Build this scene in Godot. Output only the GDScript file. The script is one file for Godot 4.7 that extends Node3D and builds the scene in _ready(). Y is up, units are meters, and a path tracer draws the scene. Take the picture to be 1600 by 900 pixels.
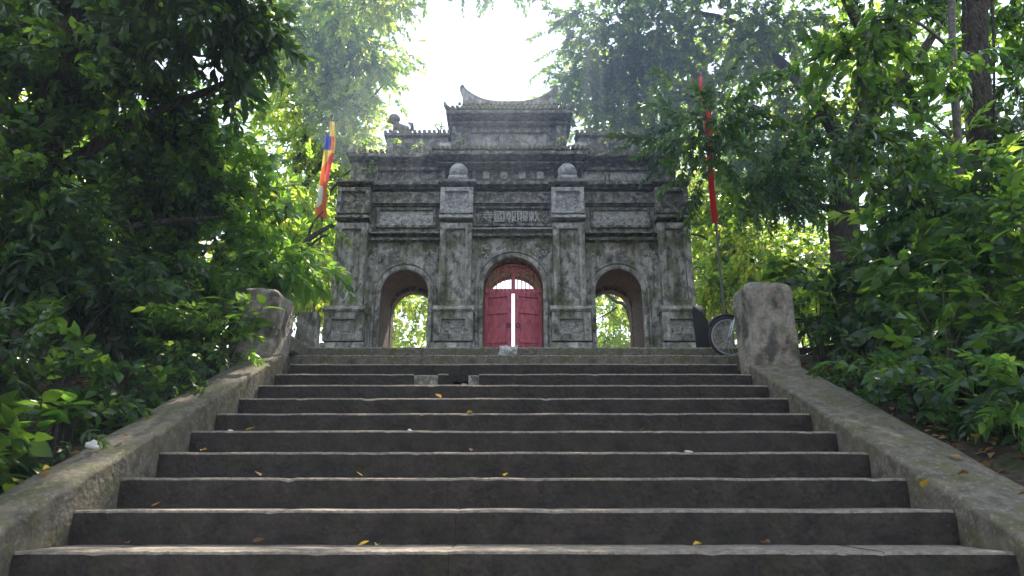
extends Node3D

# ---------------------------------------------------------------- mesh building
class Mb:
	var v := PackedVector3Array()
	var ix := PackedInt32Array()
	var smooth := false
	func tri(a: Vector3, b: Vector3, c: Vector3) -> void:      # counter-clockwise seen from outside
		var k := v.size()
		v.append(a); v.append(b); v.append(c)
		ix.append(k); ix.append(k + 2); ix.append(k + 1)
	func quad(a: Vector3, b: Vector3, c: Vector3, d: Vector3) -> void:
		var k := v.size()
		v.append(a); v.append(b); v.append(c); v.append(d)
		ix.append_array(PackedInt32Array([k, k + 2, k + 1, k, k + 3, k + 2]))
	func out_poly(p: Array, center: Vector3) -> void:
		var m := Vector3.ZERO
		for q in p:
			m += q
		m /= p.size()
		var nn: Vector3 = (p[1] - p[0]).cross(p[2] - p[0])
		if nn.dot(m - center) < 0:
			p.reverse()
		for i in range(1, p.size() - 1):
			tri(p[0], p[i], p[i + 1])
	func box(c: Vector3, s: Vector3, b := 0.0, basis := Basis()) -> void:
		var h := s * 0.5
		b = minf(b, minf(h.x, minf(h.y, h.z)) * 0.9)
		var f := func(sx, sy, sz, ax):
			var p := Vector3(sx * (h.x - (0.0 if ax == 0 else b)), sy * (h.y - (0.0 if ax == 1 else b)), sz * (h.z - (0.0 if ax == 2 else b)))
			return c + basis * p
		for s1 in [-1, 1]:
			out_poly([f.call(s1, -1, -1, 0), f.call(s1, 1, -1, 0), f.call(s1, 1, 1, 0), f.call(s1, -1, 1, 0)], c)
			out_poly([f.call(-1, s1, -1, 1), f.call(1, s1, -1, 1), f.call(1, s1, 1, 1), f.call(-1, s1, 1, 1)], c)
			out_poly([f.call(-1, -1, s1, 2), f.call(1, -1, s1, 2), f.call(1, 1, s1, 2), f.call(-1, 1, s1, 2)], c)
		if b <= 0.0:
			return
		for s1 in [-1, 1]:
			for s2 in [-1, 1]:
				out_poly([f.call(s1, s2, -1, 0), f.call(s1, s2, 1, 0), f.call(s1, s2, 1, 1), f.call(s1, s2, -1, 1)], c)
				out_poly([f.call(s1, -1, s2, 0), f.call(s1, 1, s2, 0), f.call(s1, 1, s2, 2), f.call(s1, -1, s2, 2)], c)
				out_poly([f.call(-1, s1, s2, 1), f.call(1, s1, s2, 1), f.call(1, s1, s2, 2), f.call(-1, s1, s2, 2)], c)
				for s3 in [-1, 1]:
					out_poly([f.call(s1, s2, s3, 0), f.call(s1, s2, s3, 1), f.call(s1, s2, s3, 2)], c)
	func grid(rows: Array, closed := false, flip := false) -> void:
		var k := v.size()
		var w: int = rows[0].size()
		for r in rows:
			v.append_array(r)
		for i in rows.size() - 1:
			for j in (w if closed else w - 1):
				var a := k + i * w + j
				var b := k + i * w + (j + 1) % w
				var c := b + w
				var d := a + w
				if flip:
					ix.append_array(PackedInt32Array([a, b, c, a, c, d]))
				else:
					ix.append_array(PackedInt32Array([a, c, b, a, d, c]))
	func tube(path: Array, radii: Array, sides := 8, cap := true) -> void:
		var rows := []
		var up := Vector3(0.31, 0.11, 0.94)
		for i in path.size():
			var t: Vector3 = (path[mini(i + 1, path.size() - 1)] - path[maxi(i - 1, 0)]).normalized()
			var a := t.cross(up)
			if a.length() < 0.05:
				a = t.cross(Vector3.RIGHT)
			a = a.normalized()
			up = a.cross(t).normalized()
			var row := PackedVector3Array()
			for j in sides:
				var g := TAU * j / sides
				row.append(path[i] + (a * cos(g) + up * sin(g)) * radii[i])
			rows.append(row)
		grid(rows, true)
		if cap:
			for e in [0, path.size() - 1]:
				for j in sides:
					tri(path[e], rows[e][j], rows[e][(j + 1) % sides])
	func lathe(at: Vector3, prof: Array, sides := 16, lobes := 0, depth := 0.0) -> void:
		var rows := []
		for p in prof:
			var row := PackedVector3Array()
			for j in sides:
				var g := TAU * j / sides
				var r: float = p.x * (1.0 + (depth * absf(cos(g * lobes * 0.5)) if lobes else 0.0))
				row.append(at + Vector3(cos(g) * r, p.y, -sin(g) * r))
			rows.append(row)
		grid(rows, true, true)
	func prism(outline: Array, z0: float, z1: float) -> void:   # outline (x, y) counter-clockwise
		var flat := PackedVector2Array(outline)
		var t := Geometry2D.triangulate_polygon(flat)
		for i in range(0, t.size(), 3):
			var a := flat[t[i]]
			var b := flat[t[i + 1]]
			var c := flat[t[i + 2]]
			if (b - a).cross(c - a) < 0:
				var q := b
				b = c
				c = q
			tri(Vector3(a.x, a.y, z1), Vector3(b.x, b.y, z1), Vector3(c.x, c.y, z1))
			tri(Vector3(a.x, a.y, z0), Vector3(c.x, c.y, z0), Vector3(b.x, b.y, z0))
		for i in flat.size():
			var a := flat[i]
			var b := flat[(i + 1) % flat.size()]
			quad(Vector3(a.x, a.y, z1), Vector3(a.x, a.y, z0), Vector3(b.x, b.y, z0), Vector3(b.x, b.y, z1))
	func rough(noise: FastNoiseLite, amp: float) -> void:
		for i in v.size():
			var p := v[i]
			v[i] = p + Vector3(noise.get_noise_3dv(p * 1.0), noise.get_noise_3dv(p + Vector3(31, 7, 3)), noise.get_noise_3dv(p + Vector3(5, 57, 17))) * amp
	func add_to(mesh: ArrayMesh, mat: Material) -> ArrayMesh:
		if v.size() == 0:
			return mesh
		var n := PackedVector3Array()
		n.resize(v.size())
		for i in range(0, ix.size(), 3):
			var a := v[ix[i]]
			var fn := (v[ix[i + 2]] - a).cross(v[ix[i + 1]] - a)
			n[ix[i]] += fn; n[ix[i + 1]] += fn; n[ix[i + 2]] += fn
		for i in n.size():
			n[i] = n[i].normalized() if n[i].length_squared() > 1e-20 else Vector3.UP
		var arr := []
		arr.resize(Mesh.ARRAY_MAX)
		arr[Mesh.ARRAY_VERTEX] = v
		arr[Mesh.ARRAY_NORMAL] = n
		arr[Mesh.ARRAY_INDEX] = ix
		mesh.add_surface_from_arrays(Mesh.PRIMITIVE_TRIANGLES, arr)
		mesh.surface_set_material(mesh.get_surface_count() - 1, mat)
		return mesh
	func mesh(mat: Material) -> ArrayMesh:
		return add_to(ArrayMesh.new(), mat)

# ---------------------------------------------------------------- naming
var used := {}
var rng := RandomNumberGenerator.new()
var M := {}
var wob := FastNoiseLite.new()

func numbered(called: String, parent: Node) -> String:
	var key := str(parent.get_instance_id()) + called
	used[key] = used.get(key, 0) + 1
	return called if used[key] == 1 else "%s_%03d" % [called, used[key] - 1]

func tag(o: Node, label: String, category: String, group := "") -> Node:
	if label:
		o.set_meta("label", label)
	if category:
		o.set_meta("category", category)
	if group:
		o.set_meta("group", group)
	return o

func thing(called: String, label: String, category: String, at := Vector3.ZERO, turn := 0.0, group := "") -> Node3D:
	var o := Node3D.new()
	o.name = numbered(called, self)
	add_child(o, true)
	o.position = at
	o.rotation.y = turn
	tag(o, label, category, group)
	return o

func holder(called: String, parent: Node3D, at := Vector3.ZERO) -> Node3D:
	var o := Node3D.new()
	o.name = numbered(called, parent)
	parent.add_child(o, true)
	o.position = at
	return o

func put(called: String, mesh: Mesh, parent: Node3D = self, at := Vector3.ZERO, turn := 0.0) -> MeshInstance3D:
	var o := MeshInstance3D.new()
	o.name = numbered(called, parent)
	o.mesh = mesh
	parent.add_child(o, true)
	o.position = at
	o.rotation.y = turn
	return o

func struct(o: Node) -> Node:
	o.set_meta("kind", "structure")
	return o

func stuff(o: Node) -> Node:
	o.set_meta("kind", "stuff")
	return o

func bx(c: Vector3, s: Vector3, b := 0.012) -> Mb:
	var m := Mb.new()
	m.box(c, s, b)
	return m

# ---------------------------------------------------------------- materials
func lin(r: float, g: float, b: float) -> Color:
	return Color(r, g, b).linear_to_srgb()

func noise_bytes(seed_: int, freq: float, octaves: int, size: int) -> PackedByteArray:
	var n := FastNoiseLite.new()
	n.seed = seed_
	n.frequency = freq
	n.fractal_octaves = octaves
	n.noise_type = FastNoiseLite.TYPE_SIMPLEX_SMOOTH
	var im := n.get_seamless_image(size, size, false, false, 0.2, true)
	im.convert(Image.FORMAT_L8)
	return im.get_data()

# blotchy weathered surface: layers = [[colour, noise seed, frequency, threshold, softness, strength], ...] over a base
func blotch_tex(seed_: int, base: Color, vary: float, layers: Array, size := 512) -> ImageTexture:
	var fine := noise_bytes(seed_, 0.09, 4, size)
	var mid := noise_bytes(seed_ + 1, 0.02, 5, size)
	var lay := []
	for l in layers:
		lay.append(noise_bytes(l[1], l[2], 5, size))
	var out := PackedByteArray()
	out.resize(size * size * 3)
	var lut := PackedByteArray()
	lut.resize(1025)
	for i in 1025:
		var x := i / 1024.0
		lut[i] = int(clampf((1.055 * pow(x, 1 / 2.4) - 0.055) if x > 0.0031308 else x * 12.92, 0, 1) * 255.0 + 0.5)
	var nl := lay.size()
	for i in size * size:
		var f := fine[i] / 255.0
		var k := 1.0 + vary * (f * 0.8 + mid[i] / 255.0 * 1.2 - 1.0)
		var r := base.r * k
		var g := base.g * k
		var b := base.b * k
		for j in nl:
			var l: Array = layers[j]
			var t: float = clampf((lay[j][i] / 255.0 + (f - 0.5) * 0.18 - l[3]) / l[4], 0.0, 1.0) * l[5]
			var c: Color = l[0]
			var kk := 0.75 + 0.5 * f
			r += (c.r * kk - r) * t
			g += (c.g * kk - g) * t
			b += (c.b * kk - b) * t
		out[i * 3] = lut[int(clampf(r, 0, 1) * 1024)]
		out[i * 3 + 1] = lut[int(clampf(g, 0, 1) * 1024)]
		out[i * 3 + 2] = lut[int(clampf(b, 0, 1) * 1024)]
	return ImageTexture.create_from_image(Image.create_from_data(size, size, false, Image.FORMAT_RGB8, out))

func height_tex(seed_: int, freq: float, size := 512) -> ImageTexture:
	return ImageTexture.create_from_image(Image.create_from_data(size, size, false, Image.FORMAT_L8, noise_bytes(seed_, freq, 5, size)))

func surf(tex: Texture2D, scale: Vector3, rough := 0.9, bump: Texture2D = null, cm := 1.0, local := false) -> StandardMaterial3D:
	var m := StandardMaterial3D.new()
	m.albedo_texture = tex
	m.roughness = rough
	m.metallic_specular = 0.35
	m.uv1_triplanar = true
	m.uv1_world_triplanar = not local
	m.uv1_scale = scale
	m.uv1_triplanar_sharpness = 4.0
	if bump:
		m.heightmap_enabled = true
		m.heightmap_texture = bump
		m.heightmap_scale = cm
	return m

func overlay(m: StandardMaterial3D, tex: Texture2D, scale: Vector3) -> StandardMaterial3D:
	m.detail_enabled = true
	m.detail_albedo = tex
	m.detail_blend_mode = BaseMaterial3D.BLEND_MODE_MUL
	m.detail_uv_layer = BaseMaterial3D.DETAIL_UV_2
	m.uv2_triplanar = true
	m.uv2_world_triplanar = m.uv1_world_triplanar
	m.uv2_scale = scale
	return m

func plain(c: Color, rough := 0.7, metal := 0.0) -> StandardMaterial3D:
	var m := StandardMaterial3D.new()
	m.albedo_color = c
	m.roughness = rough
	m.metallic = metal
	return m

func leaf_mat(c: Color, through: Color, amount: float, rough := 0.42) -> StandardMaterial3D:
	var m := StandardMaterial3D.new()
	m.albedo_color = lin(c.r, c.g, c.b)
	m.roughness = rough
	m.metallic_specular = 0.38
	m.backlight_enabled = true
	var k := amount * 2.0 / maxf(through.r, maxf(through.g, through.b))
	m.backlight = lin(through.r * k, through.g * k, through.b * k)
	m.cull_mode = BaseMaterial3D.CULL_DISABLED
	return m

func make_materials() -> void:
	var grey := Color(0.15, 0.15, 0.145)
	var t_gate := blotch_tex(11, Color(0.4, 0.375, 0.33), 0.8, [
		[Color(0.15, 0.142, 0.125), 21, 0.008, 0.48, 0.35, 0.75],
		[Color(0.52, 0.51, 0.48), 22, 0.018, 0.5, 0.14, 0.75],
		[Color(0.13, 0.15, 0.06), 23, 0.008, 0.52, 0.2, 0.7],
		[Color(0.04, 0.04, 0.04), 24, 0.024, 0.55, 0.16, 0.6]])
	var t_streak := blotch_tex(31, Color(0.92, 0.92, 0.92), 0.2, [[Color(0.5, 0.5, 0.5), 32, 0.016, 0.5, 0.3, 0.8]])
	var h_fine := height_tex(41, 0.05)
	var h_mid := height_tex(42, 0.02)
	M.gate = overlay(surf(t_gate, Vector3(0.5, 0.36, 0.5), 0.95, h_fine, 1.6), t_streak, Vector3(1.0, 0.16, 1.0))
	var t_dark := blotch_tex(12, Color(0.215, 0.205, 0.175), 0.9, [
		[Color(0.065, 0.065, 0.06), 25, 0.012, 0.46, 0.3, 0.75],
		[Color(0.13, 0.145, 0.05), 26, 0.012, 0.48, 0.25, 0.75],
		[Color(0.4, 0.39, 0.36), 27, 0.024, 0.58, 0.12, 0.8]])
	M.gate_dark = overlay(surf(t_dark, Vector3(0.6, 0.6, 0.6), 0.95, h_fine, 1.8), t_streak, Vector3(1.3, 0.3, 1.3))
	var t_pale := blotch_tex(13, Color(0.44, 0.43, 0.41), 0.7, [
		[Color(0.11, 0.11, 0.105), 28, 0.016, 0.52, 0.25, 0.75],
		[Color(0.58, 0.57, 0.55), 29, 0.05, 0.66, 0.08, 0.7]])
	M.gate_pale = surf(t_pale, Vector3(0.8, 0.8, 0.8), 0.95, h_fine, 1.5)
	var t_chalk := blotch_tex(71, Color(0.5, 0.49, 0.47), 0.5, [[Color(0.2, 0.2, 0.19), 72, 0.04, 0.6, 0.2, 0.6]], 256)
	M.chalk = surf(t_chalk, Vector3(1.5, 1.5, 1.5), 0.95)
	M.carving = surf(t_pale, Vector3(1.5, 1.5, 1.5), 0.9, h_fine, 1.0)
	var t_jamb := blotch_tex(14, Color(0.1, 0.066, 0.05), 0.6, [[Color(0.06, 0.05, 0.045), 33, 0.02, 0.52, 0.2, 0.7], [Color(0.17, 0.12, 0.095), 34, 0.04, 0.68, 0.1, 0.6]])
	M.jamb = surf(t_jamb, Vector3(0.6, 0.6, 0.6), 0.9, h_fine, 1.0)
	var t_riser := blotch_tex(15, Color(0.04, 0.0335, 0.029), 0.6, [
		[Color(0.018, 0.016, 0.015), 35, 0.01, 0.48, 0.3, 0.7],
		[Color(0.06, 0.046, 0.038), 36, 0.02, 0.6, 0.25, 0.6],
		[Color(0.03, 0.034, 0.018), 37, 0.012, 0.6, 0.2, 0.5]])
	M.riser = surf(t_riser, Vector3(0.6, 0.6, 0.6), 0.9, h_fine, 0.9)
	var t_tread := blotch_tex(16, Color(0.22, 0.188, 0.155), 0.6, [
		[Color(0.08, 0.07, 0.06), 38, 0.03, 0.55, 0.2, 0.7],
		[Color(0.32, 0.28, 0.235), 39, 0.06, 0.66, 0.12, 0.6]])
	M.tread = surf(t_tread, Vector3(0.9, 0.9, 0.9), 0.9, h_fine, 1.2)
	var t_ramp := blotch_tex(17, Color(0.135, 0.12, 0.094), 0.6, [
		[Color(0.06, 0.052, 0.04), 40, 0.014, 0.52, 0.3, 0.65],
		[Color(0.095, 0.095, 0.038), 43, 0.009, 0.47, 0.3, 0.7],
		[Color(0.24, 0.22, 0.19), 44, 0.04, 0.64, 0.2, 0.5]])
	M.ramp = surf(t_ramp, Vector3(0.7, 0.7, 0.7), 0.92, h_fine, 0.5)
	var t_post := blotch_tex(18, Color(0.25, 0.228, 0.195), 0.7, [
		[Color(0.045, 0.045, 0.04), 45, 0.007, 0.5, 0.2, 0.8],
		[Color(0.14, 0.14, 0.08), 46, 0.01, 0.55, 0.25, 0.5],
		[Color(0.38, 0.29, 0.23), 47, 0.01, 0.58, 0.25, 0.5]])
	M.post = surf(t_post, Vector3(0.62, 0.5, 0.62), 0.92, h_fine, 1.2)
	var t_soil := blotch_tex(19, Color(0.05, 0.038, 0.028), 0.9, [
		[Color(0.02, 0.018, 0.014), 48, 0.02, 0.5, 0.2, 0.7],
		[Color(0.1, 0.075, 0.05), 49, 0.06, 0.62, 0.1, 0.7],
		[Color(0.04, 0.06, 0.02), 50, 0.012, 0.58, 0.2, 0.6]])
	M.soil = surf(t_soil, Vector3(0.4, 0.4, 0.4), 1.0, h_mid, 4.0)
	var t_bark := blotch_tex(20, Color(0.075, 0.06, 0.048), 0.9, [
		[Color(0.025, 0.02, 0.017), 51, 0.03, 0.5, 0.18, 0.8],
		[Color(0.13, 0.12, 0.1), 52, 0.03, 0.66, 0.1, 0.7],
		[Color(0.05, 0.07, 0.025), 53, 0.015, 0.62, 0.15, 0.5]])
	M.bark = surf(t_bark, Vector3(1.4, 0.35, 1.4), 0.95, h_fine, 4.0)
	var t_pbark := blotch_tex(20, Color(0.2, 0.185, 0.16), 0.7, [[Color(0.08, 0.075, 0.06), 54, 0.03, 0.55, 0.15, 0.7]])
	M.pale_bark = surf(t_pbark, Vector3(1.8, 0.7, 1.8), 0.95, h_fine, 2.0)
	var t_red := blotch_tex(61, Color(0.64, 0.16, 0.2), 0.35, [[Color(0.6, 0.25, 0.27), 62, 0.03, 0.62, 0.2, 0.5], [Color(0.4, 0.09, 0.11), 63, 0.02, 0.64, 0.16, 0.6]])
	M.red = overlay(surf(t_red, Vector3(1.2, 0.5, 1.2), 0.6, h_fine, 0.35), t_streak, Vector3(2.2, 0.4, 2.2))
	var t_moss := blotch_tex(64, Color(0.22, 0.22, 0.085), 0.9, [[Color(0.34, 0.32, 0.24), 65, 0.05, 0.58, 0.15, 0.8], [Color(0.08, 0.09, 0.035), 66, 0.03, 0.56, 0.15, 0.7]])
	M.moss_tile = surf(t_moss, Vector3(1.4, 1.4, 1.4), 0.95, h_fine, 1.6)
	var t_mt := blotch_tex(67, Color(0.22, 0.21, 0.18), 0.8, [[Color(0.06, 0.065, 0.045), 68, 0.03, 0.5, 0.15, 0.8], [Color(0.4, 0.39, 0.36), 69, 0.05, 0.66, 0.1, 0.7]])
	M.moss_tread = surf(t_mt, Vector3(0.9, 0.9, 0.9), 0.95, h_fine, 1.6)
	M.paper = plain(lin(0.5, 0.5, 0.48), 0.8)
	M.stem = plain(lin(0.06, 0.055, 0.025), 0.7)
	M.black = plain(lin(0.008, 0.008, 0.009), 0.6)
	M.tyre = plain(lin(0.025, 0.026, 0.03), 0.75)
	M.steel = plain(lin(0.45, 0.46, 0.48), 0.35, 0.9)
	M.bike_red = plain(lin(0.12, 0.02, 0.02), 0.35)
	M.pole = plain(lin(0.12, 0.11, 0.1), 0.6)
	# foliage
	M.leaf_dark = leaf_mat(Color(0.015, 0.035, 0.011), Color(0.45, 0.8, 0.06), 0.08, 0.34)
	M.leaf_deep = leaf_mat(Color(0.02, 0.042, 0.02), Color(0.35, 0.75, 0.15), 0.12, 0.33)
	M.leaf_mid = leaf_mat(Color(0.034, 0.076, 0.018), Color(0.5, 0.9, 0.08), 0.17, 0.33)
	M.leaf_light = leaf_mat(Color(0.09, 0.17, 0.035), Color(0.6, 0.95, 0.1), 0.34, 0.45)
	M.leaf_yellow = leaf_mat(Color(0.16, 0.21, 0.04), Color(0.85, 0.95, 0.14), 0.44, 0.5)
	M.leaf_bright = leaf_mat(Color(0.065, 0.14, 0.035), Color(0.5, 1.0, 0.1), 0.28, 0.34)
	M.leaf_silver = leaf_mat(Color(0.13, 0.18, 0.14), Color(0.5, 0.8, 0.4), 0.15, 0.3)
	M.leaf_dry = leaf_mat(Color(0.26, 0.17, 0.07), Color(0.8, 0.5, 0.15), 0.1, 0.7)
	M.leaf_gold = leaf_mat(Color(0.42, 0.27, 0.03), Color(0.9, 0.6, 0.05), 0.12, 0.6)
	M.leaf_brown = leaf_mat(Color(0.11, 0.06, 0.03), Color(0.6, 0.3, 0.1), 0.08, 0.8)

# ---------------------------------------------------------------- leaves and plants
# one leaf from its stalk along +z, curved down by droop, folded along the midrib; wide = half width
func leaf_into(m: Mb, xf: Transform3D, long: float, wide: float, droop := 0.25, fold := 0.2, fine := true) -> void:
	var ts := [0.0, 0.18, 0.42, 0.7, 1.0] if fine else [0.0, 0.4, 1.0]
	var ws := [0.06, 0.72, 1.0, 0.66, 0.02] if fine else [0.1, 1.0, 0.04]
	var rows := []
	for i in ts.size():
		var t: float = ts[i]
		var y := -droop * long * t * t
		var z := long * t * (1.0 - 0.25 * droop * t)
		var w: float = wide * ws[i]
		rows.append(PackedVector3Array([xf * Vector3(-w, y + w * fold, z), xf * Vector3(0, y, z), xf * Vector3(w, y + w * fold, z)]))
	m.grid(rows)

func dir_basis(d: Vector3, roll: float) -> Basis:
	var z := d.normalized()
	var x := Vector3.UP.cross(z)
	if x.length() < 0.05:
		x = Vector3.RIGHT
	x = x.normalized()
	var y := z.cross(x)
	return Basis(x, y, z).rotated(z, roll)

# a drooping twig with leaves; leaves share the two materials by the ratio
func sprig(seed_: int, n: int, reach: float, long: float, wide: float, droop: float, a: Material, b: Material, ratio: float, fine := true) -> ArrayMesh:
	var r := RandomNumberGenerator.new()
	r.seed = seed_
	var ma := Mb.new()
	var mb := Mb.new()
	var ms := Mb.new()
	var path := []
	for i in 5:
		var t := i / 4.0
		path.append(Vector3(sin(t * 2.0) * 0.06 * reach, -droop * reach * t * t, reach * t))
	ms.tube(path, [0.008, 0.007, 0.005, 0.004, 0.002], 3, false)
	for i in n:
		var t := (i + r.randf() * 0.7) / n
		var k := t * 4.0
		var j := mini(int(k), 3)
		var p: Vector3 = path[j].lerp(path[j + 1], k - j)
		var g := i * 2.4 + r.randf_range(-0.5, 0.5)
		var d := Vector3(cos(g), sin(g) * 0.55 - 0.25 - droop * 0.5 * t, 0.45 + t * 0.8)
		var s := r.randf_range(0.7, 1.15)
		leaf_into(ma if r.randf() < ratio else mb, Transform3D(dir_basis(d, r.randf_range(-0.7, 0.7)), p), long * s, wide * s, r.randf_range(0.1, 0.45) + droop * 0.2, r.randf_range(0.05, 0.35), fine)
	var out := ArrayMesh.new()
	ma.add_to(out, a)
	mb.add_to(out, b)
	ms.add_to(out, M.stem)
	return out

# foliage: blobs = [x, y, depth, rx, ry, rz, sprigs], gathered into clumps with gaps between
func foliage(parent: Node3D, blobs: Array, sprigs: Array, seed_: int, size := 1.0, clump := 0.34, lean := Vector3.ZERO, called := "foliage") -> void:
	var r := RandomNumberGenerator.new()
	r.seed = seed_
	var lists := []
	for s in sprigs:
		lists.append([])
	for b in blobs:
		var c := Vector3(b[0], b[1], -b[2]) - parent.position
		var rad := Vector3(b[3], b[4], b[5])
		var count: int = b[6]
		var per := 14
		var clumps := maxi(2, count / per)
		var placed := 0
		for k in clumps:
			var u := Vector3(r.randfn(), r.randfn(), r.randfn()).normalized() * pow(r.randf(), 0.42)
			var cc := c + u * rad
			var pick := r.randi() % sprigs.size()
			var rr := clump * r.randf_range(0.6, 1.35)
			for i in per:
				var q := Vector3(r.randfn(), r.randfn() * 0.6, r.randfn()) * 0.5
				var p := cc + q * rr * 1.3
				var d: Vector3 = (q + u * 0.5 + lean + Vector3(r.randfn() * 0.3, r.randfn() * 0.3 - 0.1, r.randfn() * 0.3)).normalized()
				var s := size * r.randf_range(0.65, 1.25)
				var which := pick if r.randf() < 0.8 else r.randi() % sprigs.size()
				lists[which].append(Transform3D(dir_basis(d, r.randf_range(-1.2, 1.2)).scaled(Vector3.ONE * s), p))
				placed += 1
	for i in sprigs.size():
		if lists[i].is_empty():
			continue
		var mm := MultiMesh.new()
		mm.transform_format = MultiMesh.TRANSFORM_3D
		mm.mesh = sprigs[i]
		mm.instance_count = lists[i].size()
		for j in lists[i].size():
			mm.set_instance_transform(j, lists[i][j])
		var o := MultiMeshInstance3D.new()
		o.multimesh = mm
		o.name = numbered(called, parent)
		parent.add_child(o, true)
		stuff(o)

func limb_mesh(path: Array, r0: float, r1: float, mat: Material, sides := 9, lumpy := 0.12, seed_ := 1) -> ArrayMesh:
	# smooth the path and taper it
	var c := Curve3D.new()
	for i in path.size():
		var t: Vector3 = (path[mini(i + 1, path.size() - 1)] - path[maxi(i - 1, 0)]) * 0.2
		c.add_point(path[i], -t, t)
	c.bake_interval = 0.08
	var length := c.get_baked_length()
	var n := clampi(int(length / 0.16), 6, 60)
	var pts := []
	var rad := []
	for i in n + 1:
		var t := float(i) / n
		pts.append(c.sample_baked(length * t))
		rad.append(lerpf(r0, r1, t) * (1.0 + lumpy * wob.get_noise_2d(seed_ * 17.0, t * length * 60.0)))
	var m := Mb.new()
	m.tube(pts, rad, sides)
	m.rough(wob, r0 * lumpy)
	return m.mesh(mat)

# limbs = [[points...], radius at its foot, radius at its tip] in world coordinates (x, y, depth)
func tree(called: String, label: String, category: String, trunk: Array, limbs: Array, mat: Material, group := "") -> Node3D:
	var g: Array = trunk[0][0]
	var at := Vector3(g[0], g[1], -g[2])
	var t := thing(called, label, category, at, 0.0, group)
	var k := 1
	for spec in [trunk] + limbs:
		var path := []
		for p in spec[0]:
			path.append(Vector3(p[0], p[1], -p[2]) - at)
		put("trunk" if k == 1 else "limb", limb_mesh(path, spec[1], spec[2], mat, 12 if spec[1] > 0.12 else 7, 0.14, k), t)
		k += 1
	return t

# ---------------------------------------------------------------- ground
func slope_at(depth: float) -> float:
	return clampf(0.4275 * (depth - 3.547), -1.7, 1.975)

func ground_at(x: float, depth: float) -> float:
	var y := slope_at(depth)
	var side := absf(x) - 3.0
	if absf(x) < 4.3 and depth > 7.5 and depth < 8.4:
		return y - 0.4
	if side < 0.0:
		if depth < 8.3:
			return y - 0.5 if absf(x) < 2.7 else y - 0.1
		return 1.955
	var n := wob.get_noise_2d(x * 9.0, depth * 9.0) * 0.12
	var rise := minf(side, 5.0) * (0.16 if depth < 9.0 else 0.05)
	return y - 0.06 + rise * clampf(side, 0.0, 1.0) + n * clampf(side * 2.0, 0.0, 1.0)

func build_ground() -> void:
	var xs := []
	var zs := []
	var x := -260.0
	while x < 260.0:
		xs.append(x)
		x += 0.22 if absf(x) < 6.5 else (0.6 if absf(x) < 14.0 else maxf(2.0, absf(x) * 0.16))
	xs.append(260.0)
	var d := -60.0
	while d < 320.0:
		zs.append(d)
		d += 0.25 if d > -1.0 and d < 13.0 else (1.2 if d > -8.0 and d < 40.0 else maxf(4.0, absf(d) * 0.16))
	zs.append(320.0)
	var m := Mb.new()
	var rows := []
	for dd in zs:
		var row := PackedVector3Array()
		for xx in xs:
			row.append(Vector3(xx, ground_at(xx, dd), -dd))
		rows.append(row)
	m.grid(rows)
	struct(put("ground", m.mesh(M.soil)))
	# paved court in front of and behind the gate
	var c := Mb.new()
	c.box(Vector3(0, 1.78, -10.6), Vector3(6.4, 0.41, 4.4), 0.02)
	struct(put("forecourt", c.mesh(M.ramp)))
	var p := Mb.new()
	p.box(Vector3(0, 1.83, -20.9), Vector3(5.0, 0.3, 15.6), 0.02)
	struct(put("courtyard_path", p.mesh(M.tread)))

# ---------------------------------------------------------------- stairs
const RISE := 0.1807
const GOING := 0.4227
const FIRST := 3.547

# a long stone of a step: worn nose, riser and tread with a surface each
func step_stone(x0: float, x1: float, y: float, depth: float, h: float, deep: float, seed_: int, rm: Material, tm: Material) -> ArrayMesh:
	var r := RandomNumberGenerator.new()
	r.seed = seed_
	var n := maxi(3, int((x1 - x0) / 0.05))
	var fr := []
	var tp := []
	var off := r.randf_range(-0.002, 0.002)
	var lift := r.randf_range(-0.002, 0.002)
	for i in n + 1:
		var t := float(i) / n
		var x := lerpf(x0, x1, t)
		var w := wob.get_noise_2d(x * 60.0, seed_ * 3.0) * 0.004 + off
		var chip := maxf(0.0, wob.get_noise_2d(x * 90.0, seed_ * 7.0 + 50.0) - 0.36) * 0.02
		var wear := (wob.get_noise_2d(x * 25.0, seed_ * 5.0 + 9.0) * 0.004) + lift - chip * 0.8
		var ends := 0.002 if i == 0 or i == n else 0.0
		var z := -depth + w - ends
		var yt := y + wear - ends
		var rad := 0.016 + chip * 0.6
		fr.append(PackedVector3Array([Vector3(x, y - h, z - 0.004), Vector3(x, y - h * 0.5, z + 0.002), Vector3(x, yt - rad, z)]))
		tp.append(PackedVector3Array([Vector3(x, yt - rad, z), Vector3(x, yt - rad * 0.3, z - rad * 0.3), Vector3(x, yt, z - rad), Vector3(x, yt - 0.004, z - deep * 0.5), Vector3(x, yt - 0.004, z - deep)]))
	var a := Mb.new()
	a.grid(fr, false, true)
	var b := Mb.new()
	b.grid(tp, false, true)
	for e in [0, n]:
		var p: PackedVector3Array = fr[e]
		var q: PackedVector3Array = tp[e]
		var back := Vector3(p[0].x, p[0].y, q[4].z)
		for k in [[p[0], p[2], q[2]], [p[0], q[2], q[4]], [p[0], q[4], back]]:
			if e == 0:
				a.tri(k[0], k[1], k[2])
			else:
				a.tri(k[0], k[2], k[1])
	var out := ArrayMesh.new()
	a.add_to(out, rm)
	b.add_to(out, tm)
	return out

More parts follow.
